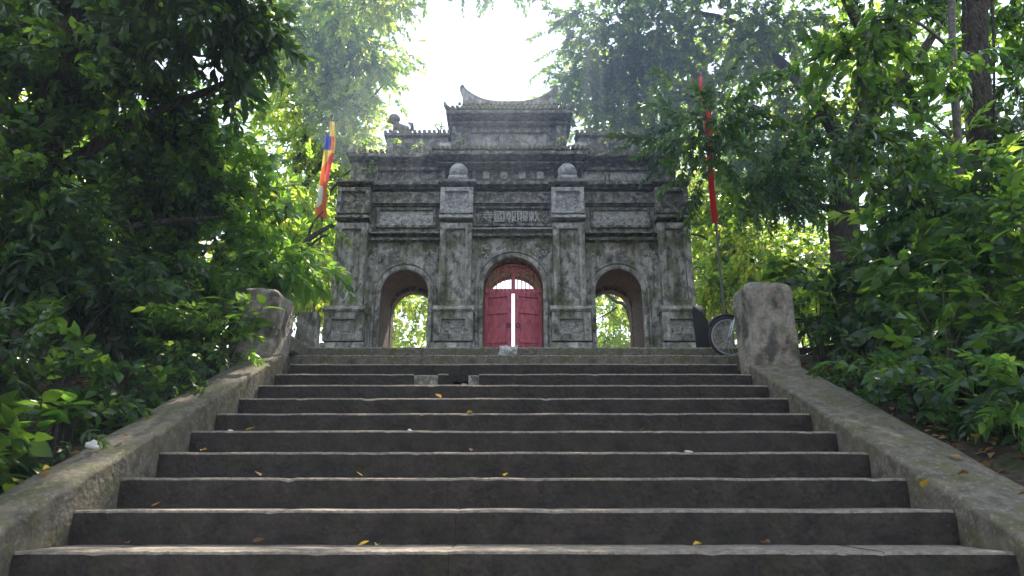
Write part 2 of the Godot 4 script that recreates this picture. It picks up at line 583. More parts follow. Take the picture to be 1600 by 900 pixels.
func build_stairs() -> void:
	var st := thing("stone_stairway", "wide dark stone stairway climbing to the old gate between two sloping walls", "stairway", Vector3(0, 0, 0))
	var r := RandomNumberGenerator.new()
	r.seed = 77
	for k in range(-2, 13):
		var y := (k - 1) * RISE
		var d := FIRST + (k - 1) * GOING
		var s := holder("step", st)
		var half := 2.5
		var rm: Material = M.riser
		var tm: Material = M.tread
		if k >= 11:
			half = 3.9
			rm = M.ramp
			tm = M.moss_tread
		var cuts := [-half]
		var x := -half + r.randf_range(1.0, 2.2)
		while x < half - 0.5:
			cuts.append(x)
			x += r.randf_range(1.5, 2.4)
		cuts.append(half)
		if k == 9:
			cuts = [-2.5, -1.04, -0.79, -0.68, -0.47, -0.36, 0.6, 2.5]
		for i in cuts.size() - 1:
			if k == 9 and i == 3:
				continue      # the stone missing from this step
			var small: bool = k == 9 and (i == 1 or i == 4)
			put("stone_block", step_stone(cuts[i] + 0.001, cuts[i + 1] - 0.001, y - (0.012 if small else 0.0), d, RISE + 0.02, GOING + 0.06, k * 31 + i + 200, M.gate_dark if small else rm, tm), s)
		if k == 9:
			for j in 3:
				var m := Mb.new()
				var sz := r.randf_range(0.03, 0.055)
				m.box(Vector3.ZERO, Vector3(sz * 1.4, sz, sz), sz * 0.25, Basis.from_euler(Vector3(r.randf() * 2, r.randf() * 3, r.randf())))
				m.rough(wob, 0.02)
				put("rubble_stone", m.mesh(M.riser if j % 2 else M.post), s, Vector3(r.randf_range(-0.66, -0.5), y - 0.13 + sz * 0.4, -d - r.randf_range(0.06, 0.2)))

func ramp_wall(called: String, label: String, xi: float, xo: float, off: float, d0: float, d1: float) -> void:
	var rows := []
	var n := 70
	for i in n + 1:
		var d := lerpf(d0, d1, float(i) / n)
		var y := 0.4275 * (d - FIRST) + off + wob.get_noise_2d(d * 30.0, xi * 10.0) * 0.014
		var s := signf(xo - xi)
		var a := xi + s * (wob.get_noise_2d(d * 40.0, 7.0) * 0.01 + 0.004)
		var b := xo + s * wob.get_noise_2d(d * 20.0, 77.0) * 0.03
		var chip := maxf(0.0, wob.get_noise_2d(d * 70.0, xi * 30.0) - 0.25) * 0.08
		rows.append(PackedVector3Array([Vector3(a, y - 0.9, -d), Vector3(a, y - 0.03 - chip, -d), Vector3(a + s * (0.025 + chip), y, -d), Vector3((a + b) * 0.5, y + 0.008, -d), Vector3(b - s * 0.04, y - 0.006, -d), Vector3(b, y - 0.05, -d), Vector3(b, y - 0.9, -d)]))
	var m := Mb.new()
	m.grid(rows, false, xo > xi)
	for e in [0, n]:
		for j in range(1, 6):
			m.tri(rows[e][0], rows[e][j], rows[e][j + 1])
	tag(put(called, m.mesh(M.ramp)), label, "wall", "sloping walls flanking the stairs")

# an upright stone block with its upper edges worn round
func worn_post(w: float, dp: float, h: float, top: float, seed_: int, mat: Material) -> ArrayMesh:
	var rows := []
	var hs := [0.0, 0.15, 0.3, 0.45, 0.6, 0.75, 0.88]
	for k in 7:
		hs.append((h - top + top * sin(k / 6.0 * PI / 2)) / h)
	for i in hs.size():
		var y: float = hs[i] * h
		var inset := 0.0
		if y > h - top:
			var u := (y - (h - top)) / top
			inset = top * (1.0 - sqrt(maxf(0.0, 1.0 - u * u)))
		var row := PackedVector3Array()
		for j in 40:
			var g := TAU * j / 40.0
			var c := cos(g)
			var s := sin(g)
			var e := 0.14
			var px := signf(c) * pow(absf(c), e) * (w * 0.5 - inset)
			var pz := signf(s) * pow(absf(s), e) * (dp * 0.5 - inset)
			row.append(Vector3(px, y, -pz))
		rows.append(row)
	rows.append(PackedVector3Array())
	var lid := PackedVector3Array()
	for j in 40:
		lid.append(Vector3(0, h, 0))
	rows[rows.size() - 1] = lid
	var m := Mb.new()
	m.grid(rows, true, true)
	var n := FastNoiseLite.new()
	n.seed = seed_
	n.frequency = 2.2
	m.rough(n, 0.028)
	return m.mesh(mat)

# ---------------------------------------------------------------- gate
# a wall with an arched way through it, from z0 (front) back to z1
func arch_wall(front: Mb, inside: Mb, x0: float, x1: float, y1: float, cx: float, hw: float, spring: float, z0: float, z1: float) -> void:
	var pts := [Vector2(cx - hw, 0)]
	for i in 25:
		var g := PI * (1.0 - i / 24.0)
		pts.append(Vector2(cx + cos(g) * hw, spring + sin(g) * hw))
	pts.append(Vector2(cx + hw, 0))
	for z in [z0, z1]:
		var q := func(a, b, c, d):
			if z == z0:
				front.quad(a, b, c, d)
			else:
				front.quad(d, c, b, a)
		q.call(Vector3(x0, 0, z), Vector3(cx - hw, 0, z), Vector3(cx - hw, spring, z), Vector3(x0, spring, z))
		q.call(Vector3(cx + hw, 0, z), Vector3(x1, 0, z), Vector3(x1, spring, z), Vector3(cx + hw, spring, z))
		q.call(Vector3(x0, spring, z), Vector3(cx - hw, spring, z), Vector3(cx - hw, y1, z), Vector3(x0, y1, z))
		q.call(Vector3(cx + hw, spring, z), Vector3(x1, spring, z), Vector3(x1, y1, z), Vector3(cx + hw, y1, z))
		for i in range(1, 25):
			var a: Vector2 = pts[i]
			var b: Vector2 = pts[i + 1]
			q.call(Vector3(a.x, a.y, z), Vector3(b.x, b.y, z), Vector3(b.x, y1, z), Vector3(a.x, y1, z))
	var r0 := PackedVector3Array()
	var r1 := PackedVector3Array()
	for p in pts:
		r0.append(Vector3(p.x, p.y, z0))
		r1.append(Vector3(p.x, p.y, z1))
	inside.grid([r0, r1])
	front.quad(Vector3(x0, y1, z0), Vector3(x1, y1, z0), Vector3(x1, y1, z1), Vector3(x0, y1, z1))
	front.quad(Vector3(x0, 0, z1), Vector3(x0, 0, z0), Vector3(x0, y1, z0), Vector3(x0, y1, z1))
	front.quad(Vector3(x1, 0, z0), Vector3(x1, 0, z1), Vector3(x1, y1, z1), Vector3(x1, y1, z0))

func arch_band(cx: float, r0: float, r1: float, spring: float, z0: float, z1: float, seed_: int) -> Mb:
	var m := Mb.new()
	var rows := []
	var pts := []
	for i in 5:
		pts.append([0, spring * i / 5.0])
	for i in 25:
		pts.append([PI * (i / 24.0), spring])
	for i in 5:
		pts.append([PI, spring * (4 - i) / 5.0])
	for i in pts.size():
		var g: float = pts[i][0]
		var j := wob.get_noise_2d(i * 23.0, seed_ * 9.0) * 0.012
		var dir := Vector2(-cos(g), sin(g)) if pts[i][1] == spring else Vector2(-1 if i < 5 else 1, 0)
		var base := Vector2(cx, pts[i][1])
		var a := base + dir * (r0 + 0.002)
		var b := base + dir * (r1 + j)
		rows.append(PackedVector3Array([Vector3(a.x, a.y, z0), Vector3(a.x, a.y, z1 - 0.012), Vector3(a.x + dir.x * 0.012, a.y + dir.y * 0.012, z1), Vector3(b.x - dir.x * 0.014, b.y - dir.y * 0.014, z1 + j), Vector3(b.x, b.y, z1 - 0.015), Vector3(b.x, b.y, z0)]))
	m.grid(rows)
	return m

# a moulding run along x with profile [[z, y], ...] from the bottom back round the front to the top back
func ledge(x0: float, x1: float, prof: Array, seed_: int, amp := 0.01) -> Mb:
	var m := Mb.new()
	var rows := []
	var n := maxi(2, int((x1 - x0) / 0.07))
	for i in n + 1:
		var x := lerpf(x0, x1, float(i) / n)
		var row := PackedVector3Array()
		for j in prof.size():
			var a := amp if i > 0 and i < n else 0.0
			row.append(Vector3(x, prof[j][1] + wob.get_noise_2d(x * 70.0 + j * 40.0, seed_ * 11.0) * a, prof[j][0] + wob.get_noise_2d(x * 70.0 + j * 40.0, seed_ * 11.0 + 90.0) * a))
		rows.append(row)
	# flat shading: separate strips
	for j in prof.size() - 1:
		var strip := []
		for rr in rows:
			strip.append(PackedVector3Array([rr[j], rr[j + 1]]))
		m.grid(strip, false, true)
	for e in [0, n]:
		for j in range(1, prof.size() - 1):
			m.tri(rows[e][0], rows[e][j], rows[e][j + 1])
	return m

func cornice_prof(y0: float, y1: float, zb: float, zf: float) -> Array:
	var h := y1 - y0
	return [[zb, y0], [zb + (zf - zb) * 0.35, y0], [zb + (zf - zb) * 0.5, y0 + h * 0.35], [zf - 0.02, y0 + h * 0.5], [zf, y0 + h * 0.55], [zf, y1 - 0.015], [zf - 0.02, y1], [zb, y1 + 0.01]]

# border strips round a sunken field; returns nothing, adds "frame" and "field" under parent
func framed(parent: Node3D, cx: float, y0: float, y1: float, w: float, zrec: float, zf: float, border: float, mat: Material, field: Material) -> void:
	var m := Mb.new()
	var zm := (zf + zrec) * 0.5 - 0.02
	var dz := zf - zrec + 0.04
	m.box(Vector3(cx - w * 0.5 + border * 0.5, (y0 + y1) * 0.5, zm), Vector3(border, y1 - y0, dz), 0.008)
	m.box(Vector3(cx + w * 0.5 - border * 0.5, (y0 + y1) * 0.5, zm), Vector3(border, y1 - y0, dz), 0.008)
	m.box(Vector3(cx, y1 - border * 0.5, zm - 0.002), Vector3(w - border * 2 + 0.01, border, dz - 0.004), 0.008)
	m.box(Vector3(cx, y0 + border * 0.5, zm - 0.002), Vector3(w - border * 2 + 0.01, border, dz - 0.004), 0.008)
	m.rough(wob, 0.012)
	put("frame", m.mesh(mat), parent)
	put("field", bx(Vector3(cx, (y0 + y1) * 0.5, zrec - 0.03), Vector3(w - 0.02, y1 - y0 - 0.02, 0.06), 0.004).mesh(field), parent)

# worn floral relief: short curls of stone
func carving(parent: Node3D, x0: float, x1: float, y0: float, y1: float, z: float, seed_: int, mat: Material, per := 260.0) -> void:
	var r := RandomNumberGenerator.new()
	r.seed = seed_
	var m := Mb.new()
	var n := int((x1 - x0) * (y1 - y0) * per) + 3
	for i in n:
		var c := Vector3(r.randf_range(x0 + 0.02, x1 - 0.02), r.randf_range(y0 + 0.02, y1 - 0.02), z)
		var g := r.randf() * TAU
		var rad := r.randf_range(0.015, 0.045)
		var sweep := r.randf_range(1.2, 4.0)
		var path := []
		var radii := []
		for k in 5:
			var a := g + sweep * k / 4.0
			path.append(Vector3(clampf(c.x + cos(a) * rad, x0, x1), clampf(c.y + sin(a) * rad, y0, y1), z))
			radii.append(0.013 * (1.0 - 0.16 * k) * r.randf_range(0.8, 1.4))
		m.tube(path, radii, 5)
	stuff(put("carving", m.mesh(mat), parent))

const GLYPHS := [
	[[2, 8.6, 8, 8.6], [5, 10, 5, 6.6], [1, 6.6, 9, 6.6], [1, 4.2, 9, 4.2], [6.8, 6, 6.8, 0.6], [6.8, 0.6, 5.5, 1.2], [3, 3, 4, 1.8]],
	[[1, 0.5, 1, 9.5], [1, 9.5, 9, 9.5], [9, 9.5, 9, 0.5], [1, 0.5, 9, 0.5], [2.2, 7.3, 7.8, 7.3], [2.6, 5.8, 4.6, 5.8], [2.6, 3.8, 4.6, 3.8], [2.6, 5.8, 2.6, 3.8], [4.6, 5.8, 4.6, 3.8], [2.2, 2.2, 5, 2.7], [5.4, 9, 7.4, 1.6], [7, 4.6, 5.4, 1.8], [6.6, 8.7, 7.4, 8.1]],
	[[1, 8.6, 5, 8.6], [3, 10, 3, 7], [0.6, 7, 5.4, 7], [1.6, 6.4, 2, 5.4], [4.4, 6.4, 4, 5.4], [0.8, 4.8, 5.2, 4.8], [1, 3, 5, 3], [3, 4.8, 3, 0], [6.3, 9.5, 6.3, 0], [6.3, 9.5, 9, 9.5], [9, 9.5, 9, 6.5], [9, 6.5, 8.2, 6.5], [6.5, 5, 9.2, 5], [9.2, 5, 6.8, 0.4], [7, 4, 9.6, 0.4]],
	[[0.8, 9.5, 0.8, 3], [0.8, 9.5, 4, 9.5], [4, 9.5, 4, 3], [0.8, 7.4, 4, 7.4], [0.8, 5.2, 4, 5.2], [0.8, 3, 4, 3], [1.6, 2.6, 0.6, 0.4], [3.2, 2.6, 4.2, 0.4], [5.6, 9.5, 9, 9.5], [5.6, 7.7, 9, 7.7], [5.6, 6, 9, 6], [5.6, 9.5, 5.6, 6], [9, 9.5, 9, 6], [6.4, 5.6, 5, 3.4], [6.2, 4.6, 9.4, 4.6], [9.4, 4.6, 8.6, 0.5], [8.6, 0.5, 7.8, 1], [7.4, 4.4, 5.6, 1], [8.4, 4.4, 6.8, 0.8]],
	[[0.8, 8.2, 5, 8.2], [2.9, 10, 2.9, 0], [1.2, 6.6, 4.6, 6.6], [1.2, 4.4, 4.6, 4.4], [1.2, 6.6, 1.2, 4.4], [4.6, 6.6, 4.6, 4.4], [2.8, 4.2, 0.6, 1.2], [3, 4.2, 5.2, 1.4], [6.8, 10, 5.8, 7], [6.4, 7.6, 9.6, 7.6], [8.8, 7.6, 5.8, 0.4], [6.6, 6, 9.6, 0.4]]]

func glyph(k: int, size: float) -> ArrayMesh:
	var m := Mb.new()
	for s in GLYPHS[k]:
		var a := Vector3(s[0] - 5.0, s[1] - 5.0, 0) * size * 0.1
		var b := Vector3(s[2] - 5.0, s[3] - 5.0, 0) * size * 0.1
		var d := b - a
		m.box((a + b) * 0.5, Vector3(d.length() + size * 0.05, size * 0.1, 0.05), 0.004, Basis(Vector3(0, 0, 1), atan2(d.y, d.x)))
	return m.mesh(M.chalk)

func pillar(g: Node3D, x: float, inner: bool, seed_: int) -> void:
	var p := holder("pillar", g, Vector3(x, 0, 0))
	var mat: Material = M.gate
	var z := 0.14
	# pedestal
	put("pedestal_core", bx(Vector3(0, 0.6, -0.55), Vector3(0.64, 1.2, 1.5), 0.02).mesh(mat), p)
	var ped := holder("pedestal_face", g, Vector3(x, 0, 0))
	framed(ped, 0, 0.62, 1.12, 0.66, z + 0.085, z + 0.15, 0.13, mat, M.gate_pale)
	carving(ped, -0.18, 0.18, 0.76, 0.98, z + 0.09, seed_, M.carving, 420.0)
	put("pedestal_foot", ledge(-0.36, 0.36, [[-1.3, 0.0], [z + 0.19, 0.0], [z + 0.19, 0.5], [z + 0.13, 0.6], [-1.3, 0.6]], seed_ + 3).mesh(mat), p)
	put("pedestal_cap", ledge(-0.35, 0.35, [[-1.3, 1.1], [z + 0.16, 1.12], [z + 0.18, 1.16], [z + 0.1, 1.24], [-1.3, 1.25]], seed_ + 4).mesh(mat), p)
	# shaft
	put("shaft", bx(Vector3(0, 1.98, -0.6), Vector3(0.54, 1.64, 1.4), 0.015).mesh(mat), p)
	var sh := holder("shaft_face", g, Vector3(x, 0, 0))
	framed(sh, 0, 1.25, 2.76, 0.56, z - 0.01, z + 0.045, 0.115, mat, M.gate)
	carving(sh, -0.15, 0.15, 1.4, 2.62, z - 0.016, seed_ + 1, M.gate, 240.0)
	# capital
	var ca := holder("capital", g, Vector3(x, 0, 0))
	put("capital_moulding", ledge(-0.3, 0.3, cornice_prof(2.78, 2.9, -0.6, z + 0.09), seed_ + 5).mesh(M.gate_pale if inner else M.gate_dark), ca)
	put("capital_block", bx(Vector3(0, 3.18, -0.55), Vector3(0.56, 0.54, 1.36), 0.015).mesh(mat if inner else M.gate_dark), ca)
	framed(ca, 0, 2.93, 3.43, 0.58, z + 0.02, z + 0.075, 0.08, M.gate_pale if inner else M.gate_dark, M.gate_pale if inner else M.gate_dark)
	carving(ca, -0.2, 0.2, 3.02, 3.34, z + 0.02, seed_ + 2, M.carving if inner else M.gate_dark, 380.0)
	put("capital_cornice", ledge(-0.335, 0.335, cornice_prof(3.45, 3.58, -0.6, z + 0.12), seed_ + 6).mesh(mat if inner else M.gate_dark), ca)
	if inner:
		var f := holder("finial", g, Vector3(x + 0.01, 0, z - 0.1))
		var b := bx(Vector3(0, 3.64, 0), Vector3(0.36, 0.1, 0.3), 0.03)
		b.rough(wob, 0.02)
		put("finial_base", b.mesh(M.gate_pale), f)
		var bud := Mb.new()
		bud.lathe(Vector3(0, 3.69, 0), [Vector2(0.09, 0), Vector2(0.14, 0.02), Vector2(0.165, 0.09), Vector2(0.15, 0.17), Vector2(0.1, 0.23), Vector2(0.04, 0.265), Vector2(0.0, 0.275)], 20, 8, 0.07)
		bud.rough(wob, 0.035)
		put("lotus_bud", bud.mesh(M.gate_pale), f)

func door_leaf(g: Node3D, s: float) -> void:
	# hinge at the jamb; the leaf stands ajar
	var d := holder("door_leaf", g, Vector3(s * 0.5, 0, -0.28))
	d.rotation.y = s * deg_to_rad(19.5)
	var w := 0.495
	var c := -s * w * 0.5
	for k in [0, 1]:
		put("stile", bx(Vector3(-s * (0.035 if k == 0 else w - 0.035), 0.8, 0), Vector3(0.07, 1.58, 0.05), 0.006).mesh(M.red), d)
	put("mullion", bx(Vector3(-s * w * 0.37, 0.62, -0.002), Vector3(0.045, 1.17, 0.044), 0.005).mesh(M.red), d)
	for yy in [[0.05, 0.1], [0.72, 0.075], [1.24, 0.08], [1.545, 0.09]]:
		put("rail", bx(Vector3(c, yy[0], -0.001), Vector3(w - 0.14, yy[1], 0.047), 0.006).mesh(M.red), d)
	var ring := Mb.new()
	var rp := []
	var rr := []
	for i in 13:
		rp.append(Vector3(cos(TAU * i / 12.0), sin(TAU * i / 12.0), 0) * 0.035)
		rr.append(0.006)
	ring.tube(rp, rr, 5, false)
	put("ring_pull", ring.mesh(M.tyre), d, Vector3(-s * (w - 0.04), 0.98, 0.034))
	for pn in [[0.385, 0.59], [0.98, 0.44]]:
		put("panel", bx(Vector3(-s * 0.11, pn[0], -0.008), Vector3(0.11, pn[1], 0.02), 0.008).mesh(M.red), d)
		put("panel", bx(Vector3(-s * 0.31, pn[0], -0.008), Vector3(0.23, pn[1], 0.02), 0.008).mesh(M.red), d)
	put("panel", bx(Vector3(c, 1.39, -0.008), Vector3(w - 0.14, 0.22, 0.02), 0.008).mesh(M.red), d)

func tile_row(x0: float, x1: float, yf: float, zf: float, yb: float, zb: float, step: float, rad: float, seed_: int) -> ArrayMesh:
	var m := Mb.new()
	var n := int((x1 - x0) / step)
	for i in n + 1:
		var x := lerpf(x0, x1, float(i) / n)
		var j := wob.get_noise_2d(i * 37.0, seed_ * 5.0) * 0.02
		m.tube([Vector3(x, yf + j, zf + j), Vector3(x + j, (yf + yb) * 0.5 - 0.02, (zf + zb) * 0.5), Vector3(x, yb, zb)], [rad, rad * 0.95, rad], 7)
	m.quad(Vector3(x0, yf - rad, zf - 0.02), Vector3(x1, yf - rad, zf - 0.02), Vector3(x1, yb - rad, zb), Vector3(x0, yb - rad, zb))
	return m.mesh(M.moss_tile)

func build_gate() -> void:
	var g := thing("temple_gate", "weathered grey stone temple gate with three arches and stacked roofs above the stairs", "gate", Vector3(0, 1.987, -11.0))
	# walls of the three bays
	for b in [[-2.56, -1.26, -1.88, 0.41, 1.53], [-0.74, 0.74, 0.0, 0.515, 1.65], [1.26, 2.56, 1.82, 0.4, 1.55]]:
		var wall := Mb.new()
		var inside := Mb.new()
		arch_wall(wall, inside, b[0], b[1], 3.44, b[2], b[3], b[4], 0.0, -1.0)
		var back := Mb.new()
		var side: bool = absf(b[2]) > 1.0
		var rim := Mb.new()
		arch_wall(back, rim, b[0], b[1], 3.44, b[2], b[3] - (0.01 if side else -0.0), b[4] - (0.07 if side else 0.0), -1.002, -1.25)
		var bay := holder("arched_bay", g)
		put("wall", wall.mesh(M.gate), bay)
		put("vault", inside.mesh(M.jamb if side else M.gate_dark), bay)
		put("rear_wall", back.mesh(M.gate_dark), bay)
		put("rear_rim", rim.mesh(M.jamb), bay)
		put("arch_moulding", arch_band(b[2], b[3], b[3] + 0.085, b[4], -0.02, 0.035, int(b[2] * 10)).mesh(M.gate), bay)
		put("outer_moulding", arch_band(b[2], b[3] + 0.1, b[3] + 0.15, b[4], -0.02, 0.02, int(b[2] * 10) + 3).mesh(M.gate), bay)
		# string course and frieze
		var cx: float = (b[0] + b[1]) * 0.5
		var w: float = b[1] - b[0] - 0.02
		var lo := 2.42 if side else 2.5
		put("string_course", ledge(cx - w * 0.5, cx + w * 0.5, cornice_prof(lo, lo + 0.1, -0.1, 0.09), int(b[2] * 7)).mesh(M.gate_dark), bay)
		put("upper_course", ledge(cx - w * 0.5, cx + w * 0.5, cornice_prof(lo + 0.13, lo + 0.2, -0.1, 0.13), int(b[2] * 7) + 1).mesh(M.gate_pale if not side else M.gate_dark), bay)
		put("upper_fascia", bx(Vector3(cx, 3.27, 0.0), Vector3(w, 0.26, 0.1), 0.01).mesh(M.gate_dark), bay)
		put("fascia_moulding", ledge(cx - w * 0.5, cx + w * 0.5, cornice_prof(3.14, 3.2, -0.1, 0.1), int(b[2] * 7) + 2).mesh(M.gate_dark), bay)
		var plaque := holder("frieze_plaque", g)
		if side:
			framed(plaque, cx, 2.72, 3.1, w - 0.22, 0.02, 0.06, 0.05, M.gate_dark, M.gate_pale)
			carving(plaque, cx - 0.42, cx + 0.42, 2.79, 3.03, 0.022, int(b[2] * 10) + 50, M.gate_pale, 160.0)
		else:
			framed(plaque, cx, 2.74, 3.12, w - 0.04, 0.02, 0.07, 0.04, M.gate_dark, M.gate_dark)
			for k in 5:
				put("character", glyph(k, 0.2), plaque, Vector3(-0.45 + k * 0.205, 2.935, 0.03))
			carving(plaque, -0.6, -0.53, 2.8, 3.07, 0.022, 91, M.gate, 300.0)
			carving(plaque, 0.53, 0.6, 2.8, 3.07, 0.022, 92, M.gate, 300.0)
		# faded relief over the spandrels
		for s in [-1, 1]:
			carving(bay, cx + s * 0.5 - 0.11, cx + s * 0.5 + 0.1, lo - 0.32, lo - 0.08, 0.002, int(b[2] * 10) + 70 + s, M.gate_pale, 220.0)
	pillar(g, -2.83, false, 101)
	pillar(g, -1.0, true, 111)
	pillar(g, 0.97, true, 121)
	pillar(g, 2.81, false, 131)
	put("plinth", ledge(-3.3, 3.3, [[-1.45, -0.1], [0.42, -0.1], [0.42, 0.08], [0.4, 0.1], [-1.45, 0.1]], 5).mesh(M.gate), g) if false else null
	# main cornice between the capitals
	put("main_cornice", ledge(-3.14, 3.12, cornice_prof(3.45, 3.585, -1.2, 0.14), 141, 0.014).mesh(M.gate_dark), g)
	put("cornice_slab", bx(Vector3(0, 3.54, -0.62), Vector3(6.2, 0.1, 1.3), 0.01).mesh(M.gate_dark), g)
	# door and its fanlight
	door_leaf(g, -1.0)
	door_leaf(g, 1.0)
	var fan := holder("fanlight", g, Vector3(0, 0, -0.26))
	put("transom", bx(Vector3(0, 1.635, 0), Vector3(1.02, 0.075, 0.07), 0.006).mesh(M.red), fan)
	put("head_rail", bx(Vector3(0, 2.06, 0.003), Vector3(0.5, 0.05, 0.05), 0.006).mesh(M.red), fan)
	put("centre_post", bx(Vector3(0, 1.87, 0.006), Vector3(0.07, 0.4, 0.06), 0.006).mesh(M.red), fan)
	for i in range(-6, 7):
		if i == 0:
			continue
		var bxx := i * 0.073
		var top := 1.65 + sqrt(maxf(0.0, 0.51 * 0.51 - bxx * bxx))
		var m := Mb.new()
		m.tube([Vector3(bxx, 1.66, 0), Vector3(bxx, top, 0)], [0.009, 0.009], 6)
		put("bar", m.mesh(M.red), fan)
	put("arch_frame", arch_band(0, 0.485, 0.512, 1.65, -0.03, 0.03, 3).mesh(M.red), fan)
	# attic storey
	var at := holder("attic", g)
	put("attic_wall", bx(Vector3(0, 3.9, -0.68), Vector3(5.96, 0.66, 1.0), 0.02).mesh(M.gate_dark), at)
	for s in [-1, 1]:
		put("attic_pier", bx(Vector3(s * 2.85, 3.86, -0.6), Vector3(0.3, 0.55, 1.0), 0.015).mesh(M.gate_dark if s < 0 else M.gate), at)
	for q in [[-1.9, 1.3, M.gate_dark], [1.9, 1.3, M.gate_pale]]:
		var ap := holder("attic_panel", g)
		framed(ap, q[0], 3.66, 3.98, q[1], -0.165, -0.1, 0.06, M.gate_dark, q[2])
		carving(ap, q[0] - 0.55, q[0] + 0.55, 3.73, 3.91, -0.163, int(q[0] * 10) + 300, q[2], 160.0)
	var cp := holder("attic_panel", g)
	framed(cp, 0.0, 3.66, 4.0, 1.5, -0.165, -0.1, 0.05, M.gate_dark, M.gate_dark)
	for x in [-0.5, -0.17, 0.17, 0.5]:
		put("worn_block", bx(Vector3(x, 3.83, -0.15), Vector3(0.13, 0.16, 0.05), 0.02).mesh(M.chalk if absf(x) > 0.3 else M.gate_pale), cp)
	# lower eaves
	for s in [-1, 1]:
		var e := holder("side_eave", g)
		var xa := 1.32
		var xb := 3.03
		put("eave_moulding", ledge(minf(s * xa, s * xb), maxf(s * xa, s * xb), cornice_prof(4.04, 4.2, -0.6, 0.06), 150 + s, 0.02).mesh(M.gate_dark), e)
		stuff(put("roof_tiles", tile_row(minf(s * xa, s * xb), maxf(s * xa, s * xb), 4.235, 0.05, 4.42, -0.6, 0.095, 0.035, 160 + s), e))
		put("corner_tip", ledge(minf(s * 2.9, s * 3.08), maxf(s * 2.9, s * 3.08), [[-0.5, 4.2], [0.06, 4.2], [0.05, 4.31], [-0.5, 4.36]], 165 + s, 0.02).mesh(M.gate_dark), e)
	var ce := holder("centre_eave", g)
	put("eave_moulding", ledge(-1.46, 1.36, cornice_prof(4.03, 4.19, -0.6, 0.16), 170, 0.014).mesh(M.gate_dark), ce)
	put("eave_soffit", ledge(-1.4, 1.36, cornice_prof(3.96, 4.03, -0.6, 0.04), 171, 0.012).mesh(M.gate_dark), ce)
	stuff(put("roof_tiles", tile_row(-1.46, 1.36, 4.25, 0.17, 4.5, -0.72, 0.088, 0.036, 172), ce))
	# upper storey: two low side blocks and the middle pavilion
	for s in [-1, 1]:
		var u := holder("upper_side_block", g)
		put("block_wall", bx(Vector3(s * 1.9, 4.68, -0.95), Vector3(1.22, 0.78, 0.44), 0.02).mesh(M.gate_dark), u)
		put("block_cornice", ledge(s * 1.9 - 0.65, s * 1.9 + 0.65, cornice_prof(4.9, 5.03, -1.2, -0.66), 180 + s, 0.02).mesh(M.gate_dark), u)
		stuff(put("roof_tiles", tile_row(s * 1.9 - 0.63, s * 1.9 + 0.63, 5.06, -0.67, 5.12, -1.1, 0.095, 0.034, 183 + s), u))
		put("scroll", ledge(minf(s * 1.22, s * 1.45), maxf(s * 1.22, s * 1.45), [[-0.78, 4.5], [-0.66, 4.52], [-0.66, 4.74], [-0.74, 4.86]], 186 + s, 0.03).mesh(M.gate_pale), u)
	var pv := holder("pavilion", g)
	put("pavilion_wall", bx(Vector3(-0.08, 4.88, -1.0), Vector3(2.26, 1.1, 0.62), 0.02).mesh(M.gate_dark), pv)
	var pp := holder("pavilion_panel", g)
	framed(pp, -0.08, 4.62, 5.06, 1.6, -0.685, -0.64, 0.05, M.gate_dark, M.gate)
	carving(pp, -0.8, 0.64, 4.68, 5.0, -0.683, 401, M.gate_pale, 70.0)
	for s in [-1, 1]:
		put("pier", bx(Vector3(-0.08 + s * 1.02, 4.78, -0.68), Vector3(0.22, 0.86, 0.1), 0.012).mesh(M.gate_dark), pp)
	put("pavilion_frieze", ledge(-1.24, 1.08, cornice_prof(5.12, 5.22, -1.2, -0.56), 190, 0.014).mesh(M.gate_dark), pv)
	put("pavilion_eave", ledge(-1.31, 1.15, cornice_prof(5.22, 5.38, -1.3, -0.4), 191, 0.014).mesh(M.gate_dark), pv)
	stuff(put("roof_tiles", tile_row(-1.27, 1.11, 5.43, -0.4, 5.72, -0.95, 0.085, 0.036, 192), pv))
	stuff(put("tile_end_band", tile_row(-1.05, 0.89, 5.5, -0.38, 5.53, -0.42, 0.085, 0.03, 193), pv))
	for s in [-1, 1]:
		var hk := Mb.new()
		hk.tube([Vector3(-0.08 + s * 1.1, 5.39, -0.48), Vector3(-0.08 + s * 1.2, 5.41, -0.42), Vector3(-0.08 + s * 1.24, 5.46, -0.39), Vector3(-0.08 + s * 1.26, 5.53, -0.38)], [0.055, 0.055, 0.04, 0.02], 8)
		put("eave_tip", hk.mesh(M.gate_dark), pv)
	var outline := [Vector2(-1.04, 5.5), Vector2(0.88, 5.5)]
	var rd := holder("roof_ridge", g)
	for i in 25:
		var x := 0.88 - 1.92 * i / 24.0
		var u := absf(x + 0.08) / 0.96
		outline.append(Vector2(x, 5.87 + 0.34 * pow(u, 3.0) + (0.06 if i == 0 or i == 24 else 0.0)))
	var rg := Mb.new()
	rg.prism(outline, -1.06, -0.9)
	rg.rough(wob, 0.02)
	put("ridge_wall", rg.mesh(M.gate), rd)
	var cop := []
	var copr := []
	for i in 25:
		var x := -1.04 + 1.92 * i / 24.0
		var u := absf(x + 0.08) / 0.96
		cop.append(Vector3(x, 5.88 + 0.34 * pow(u, 3.0), -0.98))
		copr.append(0.05)
	var cm := Mb.new()
	cm.tube(cop, copr, 8)
	put("ridge_coping", cm.mesh(M.gate), rd)
	for s in [-1, 1]:
		var e := Mb.new()
		e.tube([Vector3(-0.08 + s * 0.92, 6.08, -0.98), Vector3(-0.08 + s * 0.97, 6.2, -0.98), Vector3(-0.08 + s * 0.98, 6.27, -0.98), Vector3(-0.08 + s * 0.96, 6.31, -0.98)], [0.07, 0.06, 0.045, 0.025], 8)
		put("ridge_end", e.mesh(M.gate), rd)
	# crouching beast on the corner of the upper block
	var li := holder("roof_beast", g, Vector3(-2.3, 5.05, -0.85))
	li.scale = Vector3.ONE * 0.85
	var body := Mb.new()
